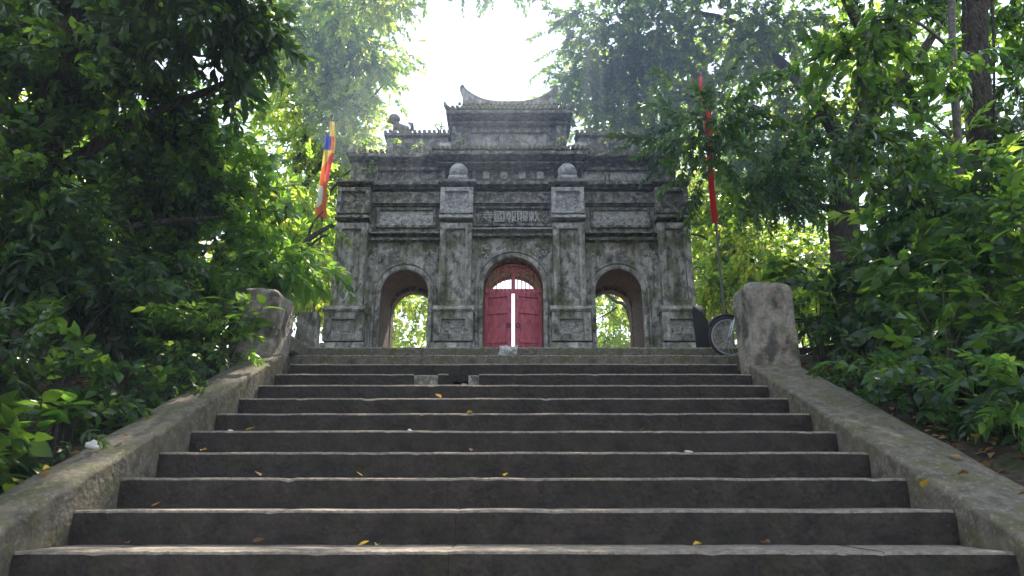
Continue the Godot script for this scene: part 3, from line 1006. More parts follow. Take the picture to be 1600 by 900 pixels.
	body.tube([Vector3(0.22, 0.05, 0), Vector3(0.18, 0.16, 0), Vector3(0.06, 0.2, 0), Vector3(-0.06, 0.26, 0), Vector3(-0.1, 0.38, 0)], [0.05, 0.1, 0.1, 0.1, 0.06], 9)
	body.tube([Vector3(-0.12, 0.0, 0.05), Vector3(-0.11, 0.12, 0.05), Vector3(-0.07, 0.25, 0.04)], [0.04, 0.035, 0.05], 7)
	body.tube([Vector3(0.16, 0.0, 0.05), Vector3(0.2, 0.1, 0.06), Vector3(0.15, 0.18, 0.04)], [0.045, 0.05, 0.05], 7)
	body.rough(wob, 0.03)
	put("body", body.mesh(M.gate_dark), li)
	var head := Mb.new()
	head.lathe(Vector3(-0.12, 0.32, 0), [Vector2(0, 0), Vector2(0.09, 0.03), Vector2(0.13, 0.1), Vector2(0.11, 0.19), Vector2(0.05, 0.24), Vector2(0, 0.25)], 14, 6, 0.15)
	head.box(Vector3(-0.22, 0.38, 0), Vector3(0.12, 0.08, 0.1), 0.03)
	head.rough(wob, 0.04)
	put("head", head.mesh(M.gate_dark), li)
	var tl := Mb.new()
	tl.tube([Vector3(0.22, 0.1, 0), Vector3(0.32, 0.18, 0), Vector3(0.3, 0.32, 0), Vector3(0.22, 0.36, 0)], [0.035, 0.045, 0.05, 0.02], 7)
	put("tail", tl.mesh(M.gate_dark), li)

# ---------------------------------------------------------------- flags and bicycle
func cloth_cell(x: float, y: float, w: float, h: float) -> Vector3:
	# gathered cloth: folds deepen downwards and the lower end swings
	var u := x / w
	var t := -y / h
	var fold := sin(u * 9.0 + t * 2.0) * 0.05 + sin(u * 4.0 - t * 3.0) * 0.03
	return Vector3(x * (0.85 + 0.15 * sin(t * 7.0)) + sin(t * 5.0) * 0.015 - 0.08, y + sin(u * 5.0) * 0.02, fold * (0.5 + 0.6 * t) + 0.04)

func flag(called: String, label: String, at: Vector3, w: float, h: float, taper: float, pole_top: float, regions: Callable, names: Array, mats: Array, lean := 0.0) -> void:
	var f := thing(called, label, "flag", at, 0.0, "flags on poles beside the gate")
	var pm := Mb.new()
	pm.tube([Vector3(lean, 0, -0.03), Vector3(0, pole_top, -0.03)], [0.022, 0.014], 8)
	pm.lathe(Vector3(0, pole_top, -0.03), [Vector2(0.014, 0), Vector2(0.03, 0.03), Vector2(0.02, 0.07), Vector2(0, 0.1)], 8)
	put("pole", pm.mesh(M.pole), f)
	var nx := 14
	var ny := 60
	var ms := []
	for n in names:
		ms.append(Mb.new())
	for i in nx:
		for j in ny:
			var c: int = regions.call((i + 0.5) / nx, (j + 0.5) / ny)
			if c < 0:
				continue
			var q := []
			for o in [[0, 0], [0, 1], [1, 1], [1, 0]]:
				var t := float(j + o[1]) / ny
				var ww := w * lerpf(1.0, taper, t)
				q.append(Vector3(0, pole_top - 0.1, 0) + cloth_cell((i + o[0]) / float(nx) * ww - (1.0 - t) * 0.0, -t * h, w, h))
			ms[c].quad(q[0], q[1], q[2], q[3])
	for k in names.size():
		if ms[k].v.size():
			put(names[k], ms[k].mesh(mats[k]), f)

func cloth_mat(c: Color, through := 0.3) -> StandardMaterial3D:
	var m := leaf_mat(c, c, through, 0.8)
	m.rim_enabled = true
	m.rim = 0.3
	return m

func build_flags() -> void:
	var buddhist := func(u: float, t: float) -> int:
		if t < 0.16:
			return 1 if u > 0.45 else -1
		if t < 0.32:
			return 0 if u < 0.62 else (4 if u < 0.95 else 1)
		if t < 0.32 + 0.2 * (1.0 - u):
			return 1
		if t < 0.62 and u > 0.45 + (t - 0.32) * 1.2:
			return 2
		if t > 0.68 and t < 0.9 and u < 0.75 - absf(t - 0.77) * 5.0:
			return 3
		return 4
	flag("prayer_flag", "striped blue, yellow, red, white and orange flag hanging limp on its pole", Vector3(-3.17, 1.97, -10.2), 0.19, 1.8, 1.0, 4.5, buddhist,
		["blue_stripe", "yellow_stripe", "red_stripe", "white_stripe", "orange_stripe"],
		[cloth_mat(Color(0.06, 0.08, 0.28)), cloth_mat(Color(0.6, 0.46, 0.14)), cloth_mat(Color(0.5, 0.08, 0.1)), cloth_mat(Color(0.6, 0.62, 0.6)), cloth_mat(Color(0.6, 0.17, 0.08))], -0.02)
	var red := func(u: float, t: float) -> int:
		return -1 if u > 0.25 + t * 2.4 else 0
	flag("red_flag", "long plain red flag hanging among the branches beyond the gate's mossy pillar", Vector3(3.36, 1.97, -10.2), 0.15, 2.75, 0.9, 5.35, red, ["cloth"], [cloth_mat(Color(0.62, 0.05, 0.05))], 0.0)

func build_bicycle() -> void:
	var b := thing("bicycle", "parked bicycle half hidden behind the stone post at the stair head", "bicycle", Vector3(3.1, 1.807, -8.02), deg_to_rad(3.0))
	b.scale = Vector3.ONE * 0.88
	var r := 0.3
	for s in [-1, 1]:
		var w := holder("wheel", b, Vector3(s * 0.5, r, 0))
		var ty := Mb.new()
		var p := []
		var rr := []
		for i in 41:
			var g := TAU * i / 40.0
			p.append(Vector3(cos(g) * (r - 0.02), sin(g) * (r - 0.02), 0))
			rr.append(0.022)
		ty.tube(p, rr, 8, false)
		put("tyre", ty.mesh(M.tyre), w)
		var rm := Mb.new()
		for i in 41:
			p[i] = p[i].normalized() * (r - 0.05)
			rr[i] = 0.011
		rm.tube(p, rr, 6, false)
		put("rim", rm.mesh(M.steel), w)
		var sp := Mb.new()
		for i in 18:
			var g := TAU * i / 18.0
			sp.tube([Vector3(0, 0, 0.03 if i % 2 else -0.03), Vector3(cos(g), sin(g), 0) * (r - 0.05)], [0.002, 0.002], 3, false)
		put("spokes", sp.mesh(M.steel), w)
		var hb := Mb.new()
		hb.tube([Vector3(0, 0, -0.05), Vector3(0, 0, 0.05)], [0.025, 0.025], 8)
		put("hub", hb.mesh(M.steel), w)
		var mg := Mb.new()
		var q := []
		var qr := []
		for i in 15:
			var g := deg_to_rad(30.0 + 120.0 * i / 14.0)
			q.append(Vector3(cos(g) * (r + 0.02), sin(g) * (r + 0.02), 0))
			qr.append(0.02)
		mg.tube(q, qr, 6)
		put("mudguard", mg.mesh(M.tyre), w)
	var f := Mb.new()
	var seat := Vector3(0.2, 0.72, 0)
	var crank := Vector3(0.06, 0.28, 0)
	var headp := Vector3(-0.36, 0.68, 0)
	for t in [[seat, crank], [crank, headp], [seat * Vector3(1, 0.86, 1), headp + Vector3(0, -0.06, 0)], [crank, Vector3(0.5, r, 0)], [seat * Vector3(1, 0.9, 1), Vector3(0.5, r, 0)], [headp + Vector3(-0.02, 0.14, 0), headp + Vector3(0.01, -0.08, 0)]]:
		f.tube([t[0], t[1]], [0.018, 0.018], 8)
	put("frame", f.mesh(M.bike_red), b)
	var fk := Mb.new()
	fk.tube([headp, Vector3(-0.45, 0.45, 0.04), Vector3(-0.5, r, 0.045)], [0.015, 0.014, 0.012], 6)
	fk.tube([headp, Vector3(-0.45, 0.45, -0.04), Vector3(-0.5, r, -0.045)], [0.015, 0.014, 0.012], 6)
	put("fork", fk.mesh(M.steel), b)
	var hbar := Mb.new()
	hbar.tube([Vector3(-0.2, 0.9, 0.26), Vector3(-0.36, 0.88, 0.16), Vector3(-0.39, 0.84, 0), Vector3(-0.36, 0.88, -0.16), Vector3(-0.2, 0.9, -0.26)], [0.014, 0.012, 0.012, 0.012, 0.014], 6)
	put("handlebar", hbar.mesh(M.steel), b)
	var sd := Mb.new()
	sd.box(Vector3(0.24, 0.77, 0), Vector3(0.26, 0.06, 0.15), 0.028)
	put("saddle", sd.mesh(M.black), b)
	var ck := Mb.new()
	ck.tube([crank + Vector3(0, 0, 0.06), crank + Vector3(-0.1, -0.12, 0.06)], [0.01, 0.01], 5)
	ck.box(crank + Vector3(-0.1, -0.12, 0.11), Vector3(0.09, 0.02, 0.08), 0.006)
	ck.tube([crank + Vector3(0, 0, -0.06), crank + Vector3(0.1, 0.12, -0.06)], [0.01, 0.01], 5)
	put("pedal", ck.mesh(M.black), b)
	var ch := Mb.new()
	ch.lathe(Vector3.ZERO, [Vector2(0, -0.01), Vector2(0.085, -0.01), Vector2(0.085, 0.01), Vector2(0, 0.01)], 18)
	var co := put("chainring", ch.mesh(M.bike_red), b, crank + Vector3(0, 0, 0.045))
	co.rotation.x = PI / 2

# ---------------------------------------------------------------- plants
# a plant of large single leaves on stems; every leaf is a part
func big_leaf_plant(called: String, label: String, at: Vector3, n: int, high: float, spread: float, long: float, wide: float, mats: Array, seed_: int, group := "", toward := Vector3.ZERO) -> void:
	var r := RandomNumberGenerator.new()
	r.seed = seed_
	var t := thing(called, label, "plant", at, 0.0, group)
	var kinds := []
	for k in 4:
		for m in mats:
			var b := Mb.new()
			leaf_into(b, Transform3D.IDENTITY, long, wide, 0.15 + 0.13 * k, 0.1 + 0.07 * k)
			kinds.append(b.mesh(m))
	var stems := Mb.new()
	var ns := maxi(2, n / 7)
	var i := 0
	for s in ns:
		var g := TAU * s / ns + r.randf()
		var tip := Vector3(cos(g) * spread * r.randf_range(0.3, 1.0), high * r.randf_range(0.6, 1.05), sin(g) * spread * r.randf_range(0.3, 1.0)) + toward * r.randf_range(0.5, 1.0)
		var path := [Vector3(cos(g), 0, sin(g)) * 0.04, tip * 0.35 + Vector3(0, high * 0.12, 0), tip * 0.75 + Vector3(0, high * 0.06, 0), tip]
		stems.tube(path, [0.014, 0.011, 0.008, 0.004], 5, false)
		var per := (n - i) / (ns - s)
		for k in per:
			var u := 0.3 + 0.7 * (k + 1.0) / per
			var idx := u * 3.0
			var j := mini(int(idx), 2)
			var p: Vector3 = path[j].lerp(path[j + 1], idx - j)
			var a := k * 2.4 + s + r.randf_range(-0.4, 0.4)
			var d: Vector3 = Vector3(cos(a), r.randf_range(-0.5, 0.45), sin(a) + 0.25) + (tip - path[2]).normalized() * 0.5
			var o := put("leaf", kinds[r.randi() % kinds.size()], t)
			o.transform = Transform3D(dir_basis(d, r.randf_range(-0.6, 0.6)).scaled(Vector3.ONE * r.randf_range(0.6, 1.15)), p)
			i += 1
	put("stem", stems.mesh(M.stem), t)

# a bush: stems and a body of small sprigs
func bush(called: String, label: String, at: Vector3, rad: Vector3, count: int, sprigs: Array, seed_: int, size := 1.0, group := "", clump := 0.26) -> void:
	var r := RandomNumberGenerator.new()
	r.seed = seed_
	var t := thing(called, label, "bush", at, 0.0, group)
	for s in 5:
		var m := Mb.new()
		var g := r.randf() * TAU
		var tip := Vector3(cos(g) * rad.x * 0.6, rad.y * r.randf_range(1.0, 1.7), sin(g) * rad.z * 0.6)
		m.tube([Vector3(cos(g), 0, sin(g)) * 0.06 - Vector3(0, 0.1, 0), tip * 0.5 + Vector3(0, 0.1, 0), tip], [0.02, 0.014, 0.005], 5, false)
		put("stem", m.mesh(M.bark), t)
	foliage(t, [[at.x, at.y + rad.y * 0.95, -at.z, rad.x, rad.y, rad.z, count]], sprigs, seed_, size, clump)

func small_leaf(called: String, label: String, cat: String, at: Vector3, turn: float, mat: Material, size: float, seed_: int, group := "") -> void:
	var m := Mb.new()
	var r := RandomNumberGenerator.new()
	r.seed = seed_
	leaf_into(m, Transform3D(Basis.from_euler(Vector3(r.randf_range(-0.35, 0.1), turn, r.randf_range(-0.3, 0.3))), Vector3(0, 0.015, 0)), size, size * 0.33, r.randf_range(-0.4, 0.3), r.randf_range(0.3, 0.8))
	tag(put(called, m.mesh(mat), self, at), label, cat, group)

func crumpled(called: String, label: String, cat: String, at: Vector3, s: Vector3, mat: Material, seed_: int) -> void:
	var m := Mb.new()
	var n := FastNoiseLite.new()
	n.seed = seed_
	n.frequency = 6.0
	var rows := []
	for i in 9:
		var row := PackedVector3Array()
		for j in 12:
			var a := PI * (i / 8.0) - PI / 2
			var g := TAU * j / 12.0
			var p := Vector3(cos(a) * cos(g) * s.x, maxf(sin(a), -0.4) * s.y, cos(a) * sin(g) * s.z)
			row.append(p * (1.0 + 1.1 * n.get_noise_3dv(p * 5.0 + Vector3(seed_, 0, 0))))
		rows.append(row)
	m.grid(rows, true)
	tag(put(called, m.mesh(mat), self, at + Vector3(0, s.y * 0.38, 0)), label, cat)

# ---------------------------------------------------------------- the scene
func _ready() -> void:
	rng.seed = 5
	wob.seed = 9
	wob.frequency = 0.05
	wob.fractal_octaves = 3
	# camera
	var cam := Camera3D.new()
	cam.name = "camera"
	cam.position = Vector3(0, 0.307, 0)
	cam.rotation = Vector3(deg_to_rad(16.69), 0.0019, 0)
	cam.fov = 46.96
	cam.near = 0.05
	cam.far = 900.0
	add_child(cam)
	cam.current = true
	# sky and exposure
	var sky_mat := ProceduralSkyMaterial.new()
	sky_mat.sky_top_color = Color(0.8, 0.85, 0.95)
	sky_mat.sky_horizon_color = Color(0.98, 0.98, 0.97)
	sky_mat.sky_curve = 0.18
	sky_mat.ground_bottom_color = Color(0.2, 0.2, 0.16)
	sky_mat.ground_horizon_color = Color(0.5, 0.52, 0.5)
	sky_mat.sun_angle_max = 40.0
	sky_mat.sun_curve = 0.12
	sky_mat.energy_multiplier = 0.85
	var sky := Sky.new()
	sky.sky_material = sky_mat
	var env := Environment.new()
	env.background_mode = Environment.BG_SKY
	env.sky = sky
	env.ambient_light_source = Environment.AMBIENT_SOURCE_SKY
	env.tonemap_mode = Environment.TONE_MAPPER_LINEAR
	env.tonemap_exposure = 3.6
	env.sdfgi_enabled = true
	env.ssao_enabled = true
	env.ssil_enabled = true
	env.fog_enabled = true
	env.fog_density = 0.002
	env.fog_light_color = Color(0.78, 0.87, 1.0)
	env.volumetric_fog_enabled = true
	env.volumetric_fog_density = 0.0
	var we := WorldEnvironment.new()
	we.name = "world_environment"
	we.environment = env
	add_child(we)
	# sun: ahead of the viewer, high, a little to one side
	var sun := DirectionalLight3D.new()
	sun.name = "sun"
	sun.light_energy = 1.6
	sun.light_color = Color(1.0, 0.95, 0.86)
	sun.light_angular_distance = 0.5
	sun.shadow_enabled = true
	sun.rotation = Vector3(deg_to_rad(-52.0), deg_to_rad(180.0 - 9.0), 0)
	add_child(sun)
	make_materials()
	build_ground()
	build_stairs()
	ramp_wall("ramp_wall", "grey sloping parapet wall beside the stairs, below the dark leaning foliage", -2.5, -2.87, 0.155, 0.6, 7.15)
	ramp_wall("ramp_wall", "broad sloping parapet wall with green moss, below the worn square post", 2.5, 3.06, 0.08, 0.6, 7.0)
	tag(put("stone_post", worn_post(0.52, 0.48, 1.12, 0.1, 3, M.post), self, Vector3(2.8, 1.36, -7.2)), "broad worn stone post at the head of the mossy parapet wall", "post")
	tag(put("stone_post", worn_post(0.42, 0.62, 1.12, 0.07, 4, M.post), self, Vector3(-2.81, 1.3, -7.33)), "pale narrow stone post at the stair head, partly covered by leaves", "post")
	tag(put("stone_post", worn_post(0.27, 0.27, 0.6, 0.06, 5, M.gate), self, Vector3(-2.74, 1.95, -8.65)), "short dark grey stone post on the terrace, near the striped flag", "post")
	tag(put("stone_post", worn_post(0.26, 0.26, 0.7, 0.05, 6, M.post), self, Vector3(2.99, 1.95, -9.3)), "short pale stone post on the terrace, behind the bicycle wheel", "post")
	var kb := Mb.new()
	kb.box(Vector3(0, 0, 0), Vector3(0.3, 0.2, 0.9), 0.03)
	kb.rough(wob, 0.03)
	tag(put("kerb_stone", kb.mesh(M.ramp), self, Vector3(-2.72, 1.9, -8.05)), "low grey kerb stone between the narrow post and the short dark post", "kerb")
	# haze added to imitate lens glare over the gate roofs
	var glare_fog := FogVolume.new()
	glare_fog.name = "glare_haze"
	glare_fog.shape = RenderingServer.FOG_VOLUME_SHAPE_ELLIPSOID
	glare_fog.size = Vector3(10.0, 7.5, 7.0)
	glare_fog.position = Vector3(0.7, 8.2, -10.6)
	var glare_mat := FogMaterial.new()
	glare_mat.density = 0.042
	glare_mat.albedo = Color(0.86, 0.91, 1.0)
	glare_fog.material = glare_mat
	add_child(glare_fog)
	stuff(tag(glare_fog, "pale haze added to imitate lens glare above the gate roofs", "haze"))
	build_gate()
	build_flags()
	build_bicycle()
	var bp := Mb.new()
	bp.prism([Vector2(-0.09, 0), Vector2(0.11, 0), Vector2(0.12, 0.5), Vector2(0.1, 0.72), Vector2(0.03, 0.84), Vector2(-0.1, 0.95), Vector2(-0.12, 0.9)], -0.02, 0.02)
	tag(put("black_board", bp.mesh(M.black), self, Vector3(2.84, 1.985, -9.75), 0.0), "black curved board standing between the gate and a short pale post", "board")
	crumpled("loose_stone", "pale grey lump of stone lying on the top step before the door", "stone", Vector3(-0.06, 1.81, -7.95), Vector3(0.12, 0.1, 0.07), M.gate_pale, 3)
	build_plants()

func build_plants() -> void:
	var S_dark := [sprig(1, 15, 0.34, 0.15, 0.028, 0.5, M.leaf_dark, M.leaf_mid, 0.7), sprig(2, 17, 0.36, 0.14, 0.03, 0.3, M.leaf_mid, M.leaf_dark, 0.45), sprig(3, 13, 0.32, 0.16, 0.03, 0.7, M.leaf_deep, M.leaf_dark, 0.6)]
	var S_mid := [sprig(4, 15, 0.34, 0.14, 0.03, 0.4, M.leaf_mid, M.leaf_light, 0.55), sprig(5, 15, 0.32, 0.15, 0.032, 0.5, M.leaf_mid, M.leaf_dark, 0.6), sprig(6, 14, 0.34, 0.15, 0.03, 0.3, M.leaf_light, M.leaf_bright, 0.6)]
	var S_light := [sprig(7, 16, 0.4, 0.15, 0.04, 0.4, M.leaf_light, M.leaf_yellow, 0.6, false), sprig(8, 16, 0.42, 0.15, 0.04, 0.3, M.leaf_yellow, M.leaf_light, 0.6, false), sprig(9, 15, 0.4, 0.15, 0.04, 0.5, M.leaf_mid, M.leaf_yellow, 0.6, false)]
	var S_fine := [sprig(10, 22, 0.5, 0.12, 0.03, 0.35, M.leaf_deep, M.leaf_mid, 0.6, false), sprig(11, 22, 0.5, 0.12, 0.03, 0.45, M.leaf_deep, M.leaf_dark, 0.5, false), sprig(12, 22, 0.5, 0.12, 0.032, 0.3, M.leaf_mid, M.leaf_light, 0.6, false)]
	var S_broad := [sprig(13, 11, 0.36, 0.19, 0.05, 0.35, M.leaf_dark, M.leaf_mid, 0.6), sprig(14, 11, 0.36, 0.18, 0.05, 0.5, M.leaf_mid, M.leaf_deep, 0.6), sprig(15, 10, 0.34, 0.2, 0.055, 0.4, M.leaf_mid, M.leaf_bright, 0.65)]
	var S_bright := [sprig(16, 12, 0.34, 0.18, 0.045, 0.4, M.leaf_bright, M.leaf_mid, 0.6), sprig(17, 12, 0.34, 0.17, 0.045, 0.3, M.leaf_light, M.leaf_bright, 0.5)]
	var t1 := tree("mango_tree", "dark leaning tree whose dense drooping foliage hangs over the grey parapet", "tree", [[[-5.60, 0.60, 6.60], [-5.40, 2.20, 6.70], [-5.20, 3.80, 6.60], [-5.00, 6.00, 6.40], [-4.60, 8.50, 6.20]], 0.240, 0.080], [[[[-5.30, 3.20, 6.60], [-4.60, 4.20, 6.80], [-3.70, 4.90, 7.00], [-2.90, 5.30, 7.00]], 0.100, 0.020], [[[-5.20, 3.90, 6.60], [-4.40, 5.40, 6.40], [-3.40, 6.30, 6.20], [-2.60, 6.60, 6.00]], 0.100, 0.020], [[[-5.40, 2.60, 6.70], [-4.50, 3.20, 7.20], [-3.60, 3.50, 7.60]], 0.080, 0.020], [[[-5.20, 3.60, 6.60], [-5.60, 4.80, 5.80], [-5.40, 5.40, 5.20]], 0.080, 0.020], [[[-5.00, 6.00, 6.40], [-4.00, 7.40, 5.80], [-2.60, 8.20, 5.20], [-1.40, 8.60, 4.80]], 0.090, 0.020]], M.bark)
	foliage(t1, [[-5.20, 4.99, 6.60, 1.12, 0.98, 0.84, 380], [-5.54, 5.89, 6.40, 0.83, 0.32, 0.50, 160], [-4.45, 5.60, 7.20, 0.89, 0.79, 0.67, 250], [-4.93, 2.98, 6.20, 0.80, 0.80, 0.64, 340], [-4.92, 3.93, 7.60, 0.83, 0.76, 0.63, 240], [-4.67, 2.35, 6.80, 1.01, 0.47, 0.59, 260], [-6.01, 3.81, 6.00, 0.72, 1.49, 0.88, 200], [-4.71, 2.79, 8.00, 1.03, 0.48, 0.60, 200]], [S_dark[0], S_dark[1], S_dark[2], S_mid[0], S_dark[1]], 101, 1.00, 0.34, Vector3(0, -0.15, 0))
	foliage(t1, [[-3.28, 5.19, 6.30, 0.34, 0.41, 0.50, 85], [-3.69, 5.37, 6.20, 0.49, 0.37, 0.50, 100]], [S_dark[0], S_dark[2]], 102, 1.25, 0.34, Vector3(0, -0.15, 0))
	foliage(t1, [[-4.11, 4.69, 8.20, 0.61, 0.69, 0.52, 220], [-4.21, 3.84, 8.20, 0.82, 0.49, 0.52, 190], [-5.04, 5.21, 8.40, 0.84, 0.50, 0.53, 70], [-3.83, 3.20, 8.20, 0.61, 0.45, 0.50, 140], [-3.06, 3.12, 8.10, 0.28, 0.36, 0.50, 70]], [S_mid[2], S_bright[1], S_bright[0], S_light[0]], 103, 1.00, 0.34, Vector3(0, -0.15, 0))  # paler leaf colours stand in for sunlight on this side of the crown
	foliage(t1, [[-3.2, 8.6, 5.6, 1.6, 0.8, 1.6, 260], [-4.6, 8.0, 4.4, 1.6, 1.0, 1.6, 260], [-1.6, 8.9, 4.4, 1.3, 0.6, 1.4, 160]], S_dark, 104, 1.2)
	var t12 := tree("shade_tree", "tall shade tree standing below the foot of the stairs, behind the viewer", "tree", [[[-4.50, -1.80, -5.00], [-4.30, 2.00, -5.00], [-3.60, 6.00, -5.00], [-2.60, 8.00, -4.60]], 0.260, 0.100], [[[[-4.20, 3.00, -5.00], [-2.50, 5.50, -5.50], [-0.50, 6.50, -6.00]], 0.120, 0.030], [[[-3.60, 6.00, -5.00], [-1.00, 7.60, -3.60], [0.80, 8.20, -2.60]], 0.120, 0.030]], M.bark)
	var t13 := tree("shade_tree", "second shade tree behind the viewer, on the mossy parapet side", "tree", [[[5.00, -1.80, -3.50], [4.80, 2.00, -3.50], [4.20, 6.00, -3.60], [3.20, 8.00, -3.40]], 0.260, 0.100], [[[[4.70, 3.00, -3.50], [3.00, 5.50, -4.50], [1.50, 6.30, -5.50]], 0.120, 0.030]], M.bark)
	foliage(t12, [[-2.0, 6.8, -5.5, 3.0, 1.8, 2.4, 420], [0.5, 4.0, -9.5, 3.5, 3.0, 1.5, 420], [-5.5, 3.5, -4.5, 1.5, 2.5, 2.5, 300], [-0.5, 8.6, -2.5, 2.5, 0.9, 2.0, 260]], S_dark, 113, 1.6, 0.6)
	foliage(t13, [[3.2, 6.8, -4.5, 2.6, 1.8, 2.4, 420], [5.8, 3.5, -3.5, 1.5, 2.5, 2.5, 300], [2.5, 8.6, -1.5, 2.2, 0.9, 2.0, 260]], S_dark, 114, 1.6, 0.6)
	var t2 := tree("mango_tree", "tall tree rising out of frame above the dark bank of broad leaves", "tree", [[[-5.20, -0.60, 2.20], [-5.00, 2.50, 2.30], [-4.60, 5.50, 2.40], [-4.00, 8.00, 2.60]], 0.220, 0.080], [[[[-4.90, 3.50, 2.30], [-4.40, 5.00, 3.40], [-4.00, 5.80, 4.40]], 0.090, 0.020], [[[-4.60, 5.50, 2.40], [-3.00, 7.00, 2.40], [-1.50, 7.80, 2.20]], 0.090, 0.020]], M.bark)
	foliage(t2, [[-4.6, 4.6, 4.2, 0.9, 1.1, 0.8, 160], [-3.6, 7.4, 2.4, 2.0, 1.0, 2.0, 420], [-1.0, 8.2, 1.6, 1.8, 0.8, 1.8, 300], [-5.2, 4.0, 1.2, 1.4, 1.8, 1.4, 260]], S_dark, 111, 1.2)
	var t3 := tree("tall_tree", "tall sunlit yellow-green tree rising behind the striped flag", "tree", [[[-7.00, 1.90, 17.50], [-6.80, 4.50, 17.30], [-6.30, 7.50, 17.00], [-5.60, 11.00, 16.50]], 0.280, 0.080], [[[[-6.30, 8.00, 17.00], [-4.80, 11.50, 15.20], [-3.00, 13.60, 13.40]], 0.090, 0.030], [[[-5.80, 10.50, 16.60], [-3.60, 13.60, 16.20], [-0.90, 15.90, 16.40]], 0.080, 0.030], [[[-6.60, 6.00, 17.20], [-5.20, 7.60, 16.40], [-4.00, 8.60, 15.80]], 0.100, 0.020], [[[-6.30, 7.60, 17.00], [-4.80, 9.80, 16.60], [-3.60, 11.20, 16.20]], 0.100, 0.020], [[[-6.70, 5.00, 17.30], [-5.40, 5.60, 16.60], [-4.60, 5.80, 16.00]], 0.080, 0.020]], M.bark)  # first two limbs carry the out-of-view leaves added for shade
	foliage(t3, [[-3.52, 11.62, 13.40, 0.53, 0.40, 0.50, 110], [-5.45, 12.08, 16.00, 1.43, 1.75, 1.27, 520], [-4.67, 12.50, 16.00, 0.95, 1.43, 0.95, 200], [-4.03, 12.23, 16.50, 0.52, 0.98, 0.60, 70], [-5.05, 9.93, 16.50, 1.15, 1.15, 0.92, 300], [-4.13, 8.49, 16.00, 0.80, 0.95, 0.70, 150], [-6.02, 9.00, 17.00, 0.85, 1.52, 0.95, 170], [-6.86, 12.27, 17.50, 1.04, 2.09, 1.25, 200], [-4.77, 16.36, 16.50, 2.13, 0.98, 1.25, 260]], S_light, 121, 1.25, 0.60, Vector3(0, -0.15, 0))
	foliage(t3, [[-3.3, 13.8, 13.2, 1.9, 0.7, 1.0, 330], [-0.7, 15.9, 16.4, 0.5, 0.7, 0.7, 130]], S_fine, 122, 1.4, 0.7)  # leaf masses above the view, added to keep sun off the grey parapet
	var t4 := tree("small_tree", "small tree with a dark leaning branch between the parapet post and the gate", "tree", [[[-4.60, 1.70, 9.40], [-3.79, 2.93, 9.40], [-3.54, 3.27, 9.40], [-3.27, 3.68, 9.50], [-3.18, 3.96, 9.60], [-2.87, 4.29, 9.80]], 0.090, 0.035], [[[[-3.27, 3.68, 9.50], [-3.05, 4.07, 9.80], [-2.99, 4.19, 10.00]], 0.030, 0.012], [[[-3.18, 3.96, 9.60], [-3.19, 4.31, 9.80], [-3.10, 4.61, 10.00]], 0.025, 0.010], [[[-3.54, 3.27, 9.40], [-3.65, 3.49, 9.00], [-3.83, 3.70, 8.80]], 0.050, 0.015]], M.bark)
	foliage(t4, [[-3.94, 5.39, 11.50, 0.51, 0.63, 0.50, 75], [-3.99, 4.02, 10.50, 0.42, 0.37, 0.50, 50], [-3.94, 4.61, 10.00, 0.45, 0.60, 0.50, 70]], [S_light[0], S_mid[2], S_light[1]], 131, 1.00, 0.40, Vector3(0, -0.15, 0))
	var t5 := tree("leafy_tree", "low bright yellow-green tree seen between the narrow post and the gate", "tree", [[[-6.00, 1.90, 15.00], [-5.90, 3.00, 15.00], [-5.60, 4.50, 15.00]], 0.100, 0.030], [[[[-5.90, 3.00, 15.00], [-5.20, 3.80, 14.80], [-4.80, 4.20, 14.60]], 0.050, 0.015]], M.bark)
	foliage(t5, [[-5.77, 6.31, 17.00, 1.18, 1.35, 1.01, 260], [-5.50, 7.65, 17.50, 0.87, 1.04, 0.77, 170], [-4.82, 4.90, 14.80, 0.74, 0.88, 0.65, 130], [-5.63, 6.29, 15.50, 0.92, 0.77, 0.68, 110], [-4.22, 4.07, 14.00, 0.42, 0.70, 0.50, 60], [-4.71, 5.78, 15.50, 0.46, 0.92, 0.55, 70], [-5.55, 4.35, 14.50, 0.58, 0.72, 0.52, 70]], S_light, 141, 1.10, 0.45, Vector3(0, -0.15, 0))
	var t6 := tree("old_banyan", "huge old tree with a thick black trunk and spreading crown beyond the bank", "tree", [[[6.90, 1.60, 13.20], [7.02, 4.97, 13.20], [7.11, 5.99, 13.20], [7.32, 6.75, 13.20], [7.67, 7.89, 13.00]], 0.420, 0.240], [[[[7.14, 5.99, 13.20], [7.43, 5.83, 13.00], [7.85, 6.18, 12.80], [8.24, 5.99, 12.60], [8.53, 5.33, 12.30]], 0.200, 0.080], [[[7.41, 6.90, 13.20], [7.15, 8.45, 13.40], [6.51, 9.78, 13.60], [5.49, 11.20, 13.80], [4.48, 11.74, 14.00]], 0.200, 0.060], [[[7.67, 7.89, 13.00], [7.91, 9.41, 12.60], [7.54, 10.43, 12.40], [6.83, 11.81, 12.00]], 0.200, 0.060], [[[7.67, 7.89, 13.00], [8.56, 8.94, 12.40], [9.36, 10.11, 12.00]], 0.180, 0.060], [[[7.29, 6.59, 13.20], [6.50, 7.26, 13.60], [5.70, 7.96, 14.00]], 0.120, 0.030], [[[7.15, 8.45, 13.40], [6.59, 8.53, 13.80], [5.14, 9.47, 14.20], [3.19, 10.34, 14.40]], 0.100, 0.030], [[[7.12, 5.84, 13.20], [6.37, 6.05, 13.00], [5.59, 5.82, 12.80]], 0.100, 0.030]], M.bark)
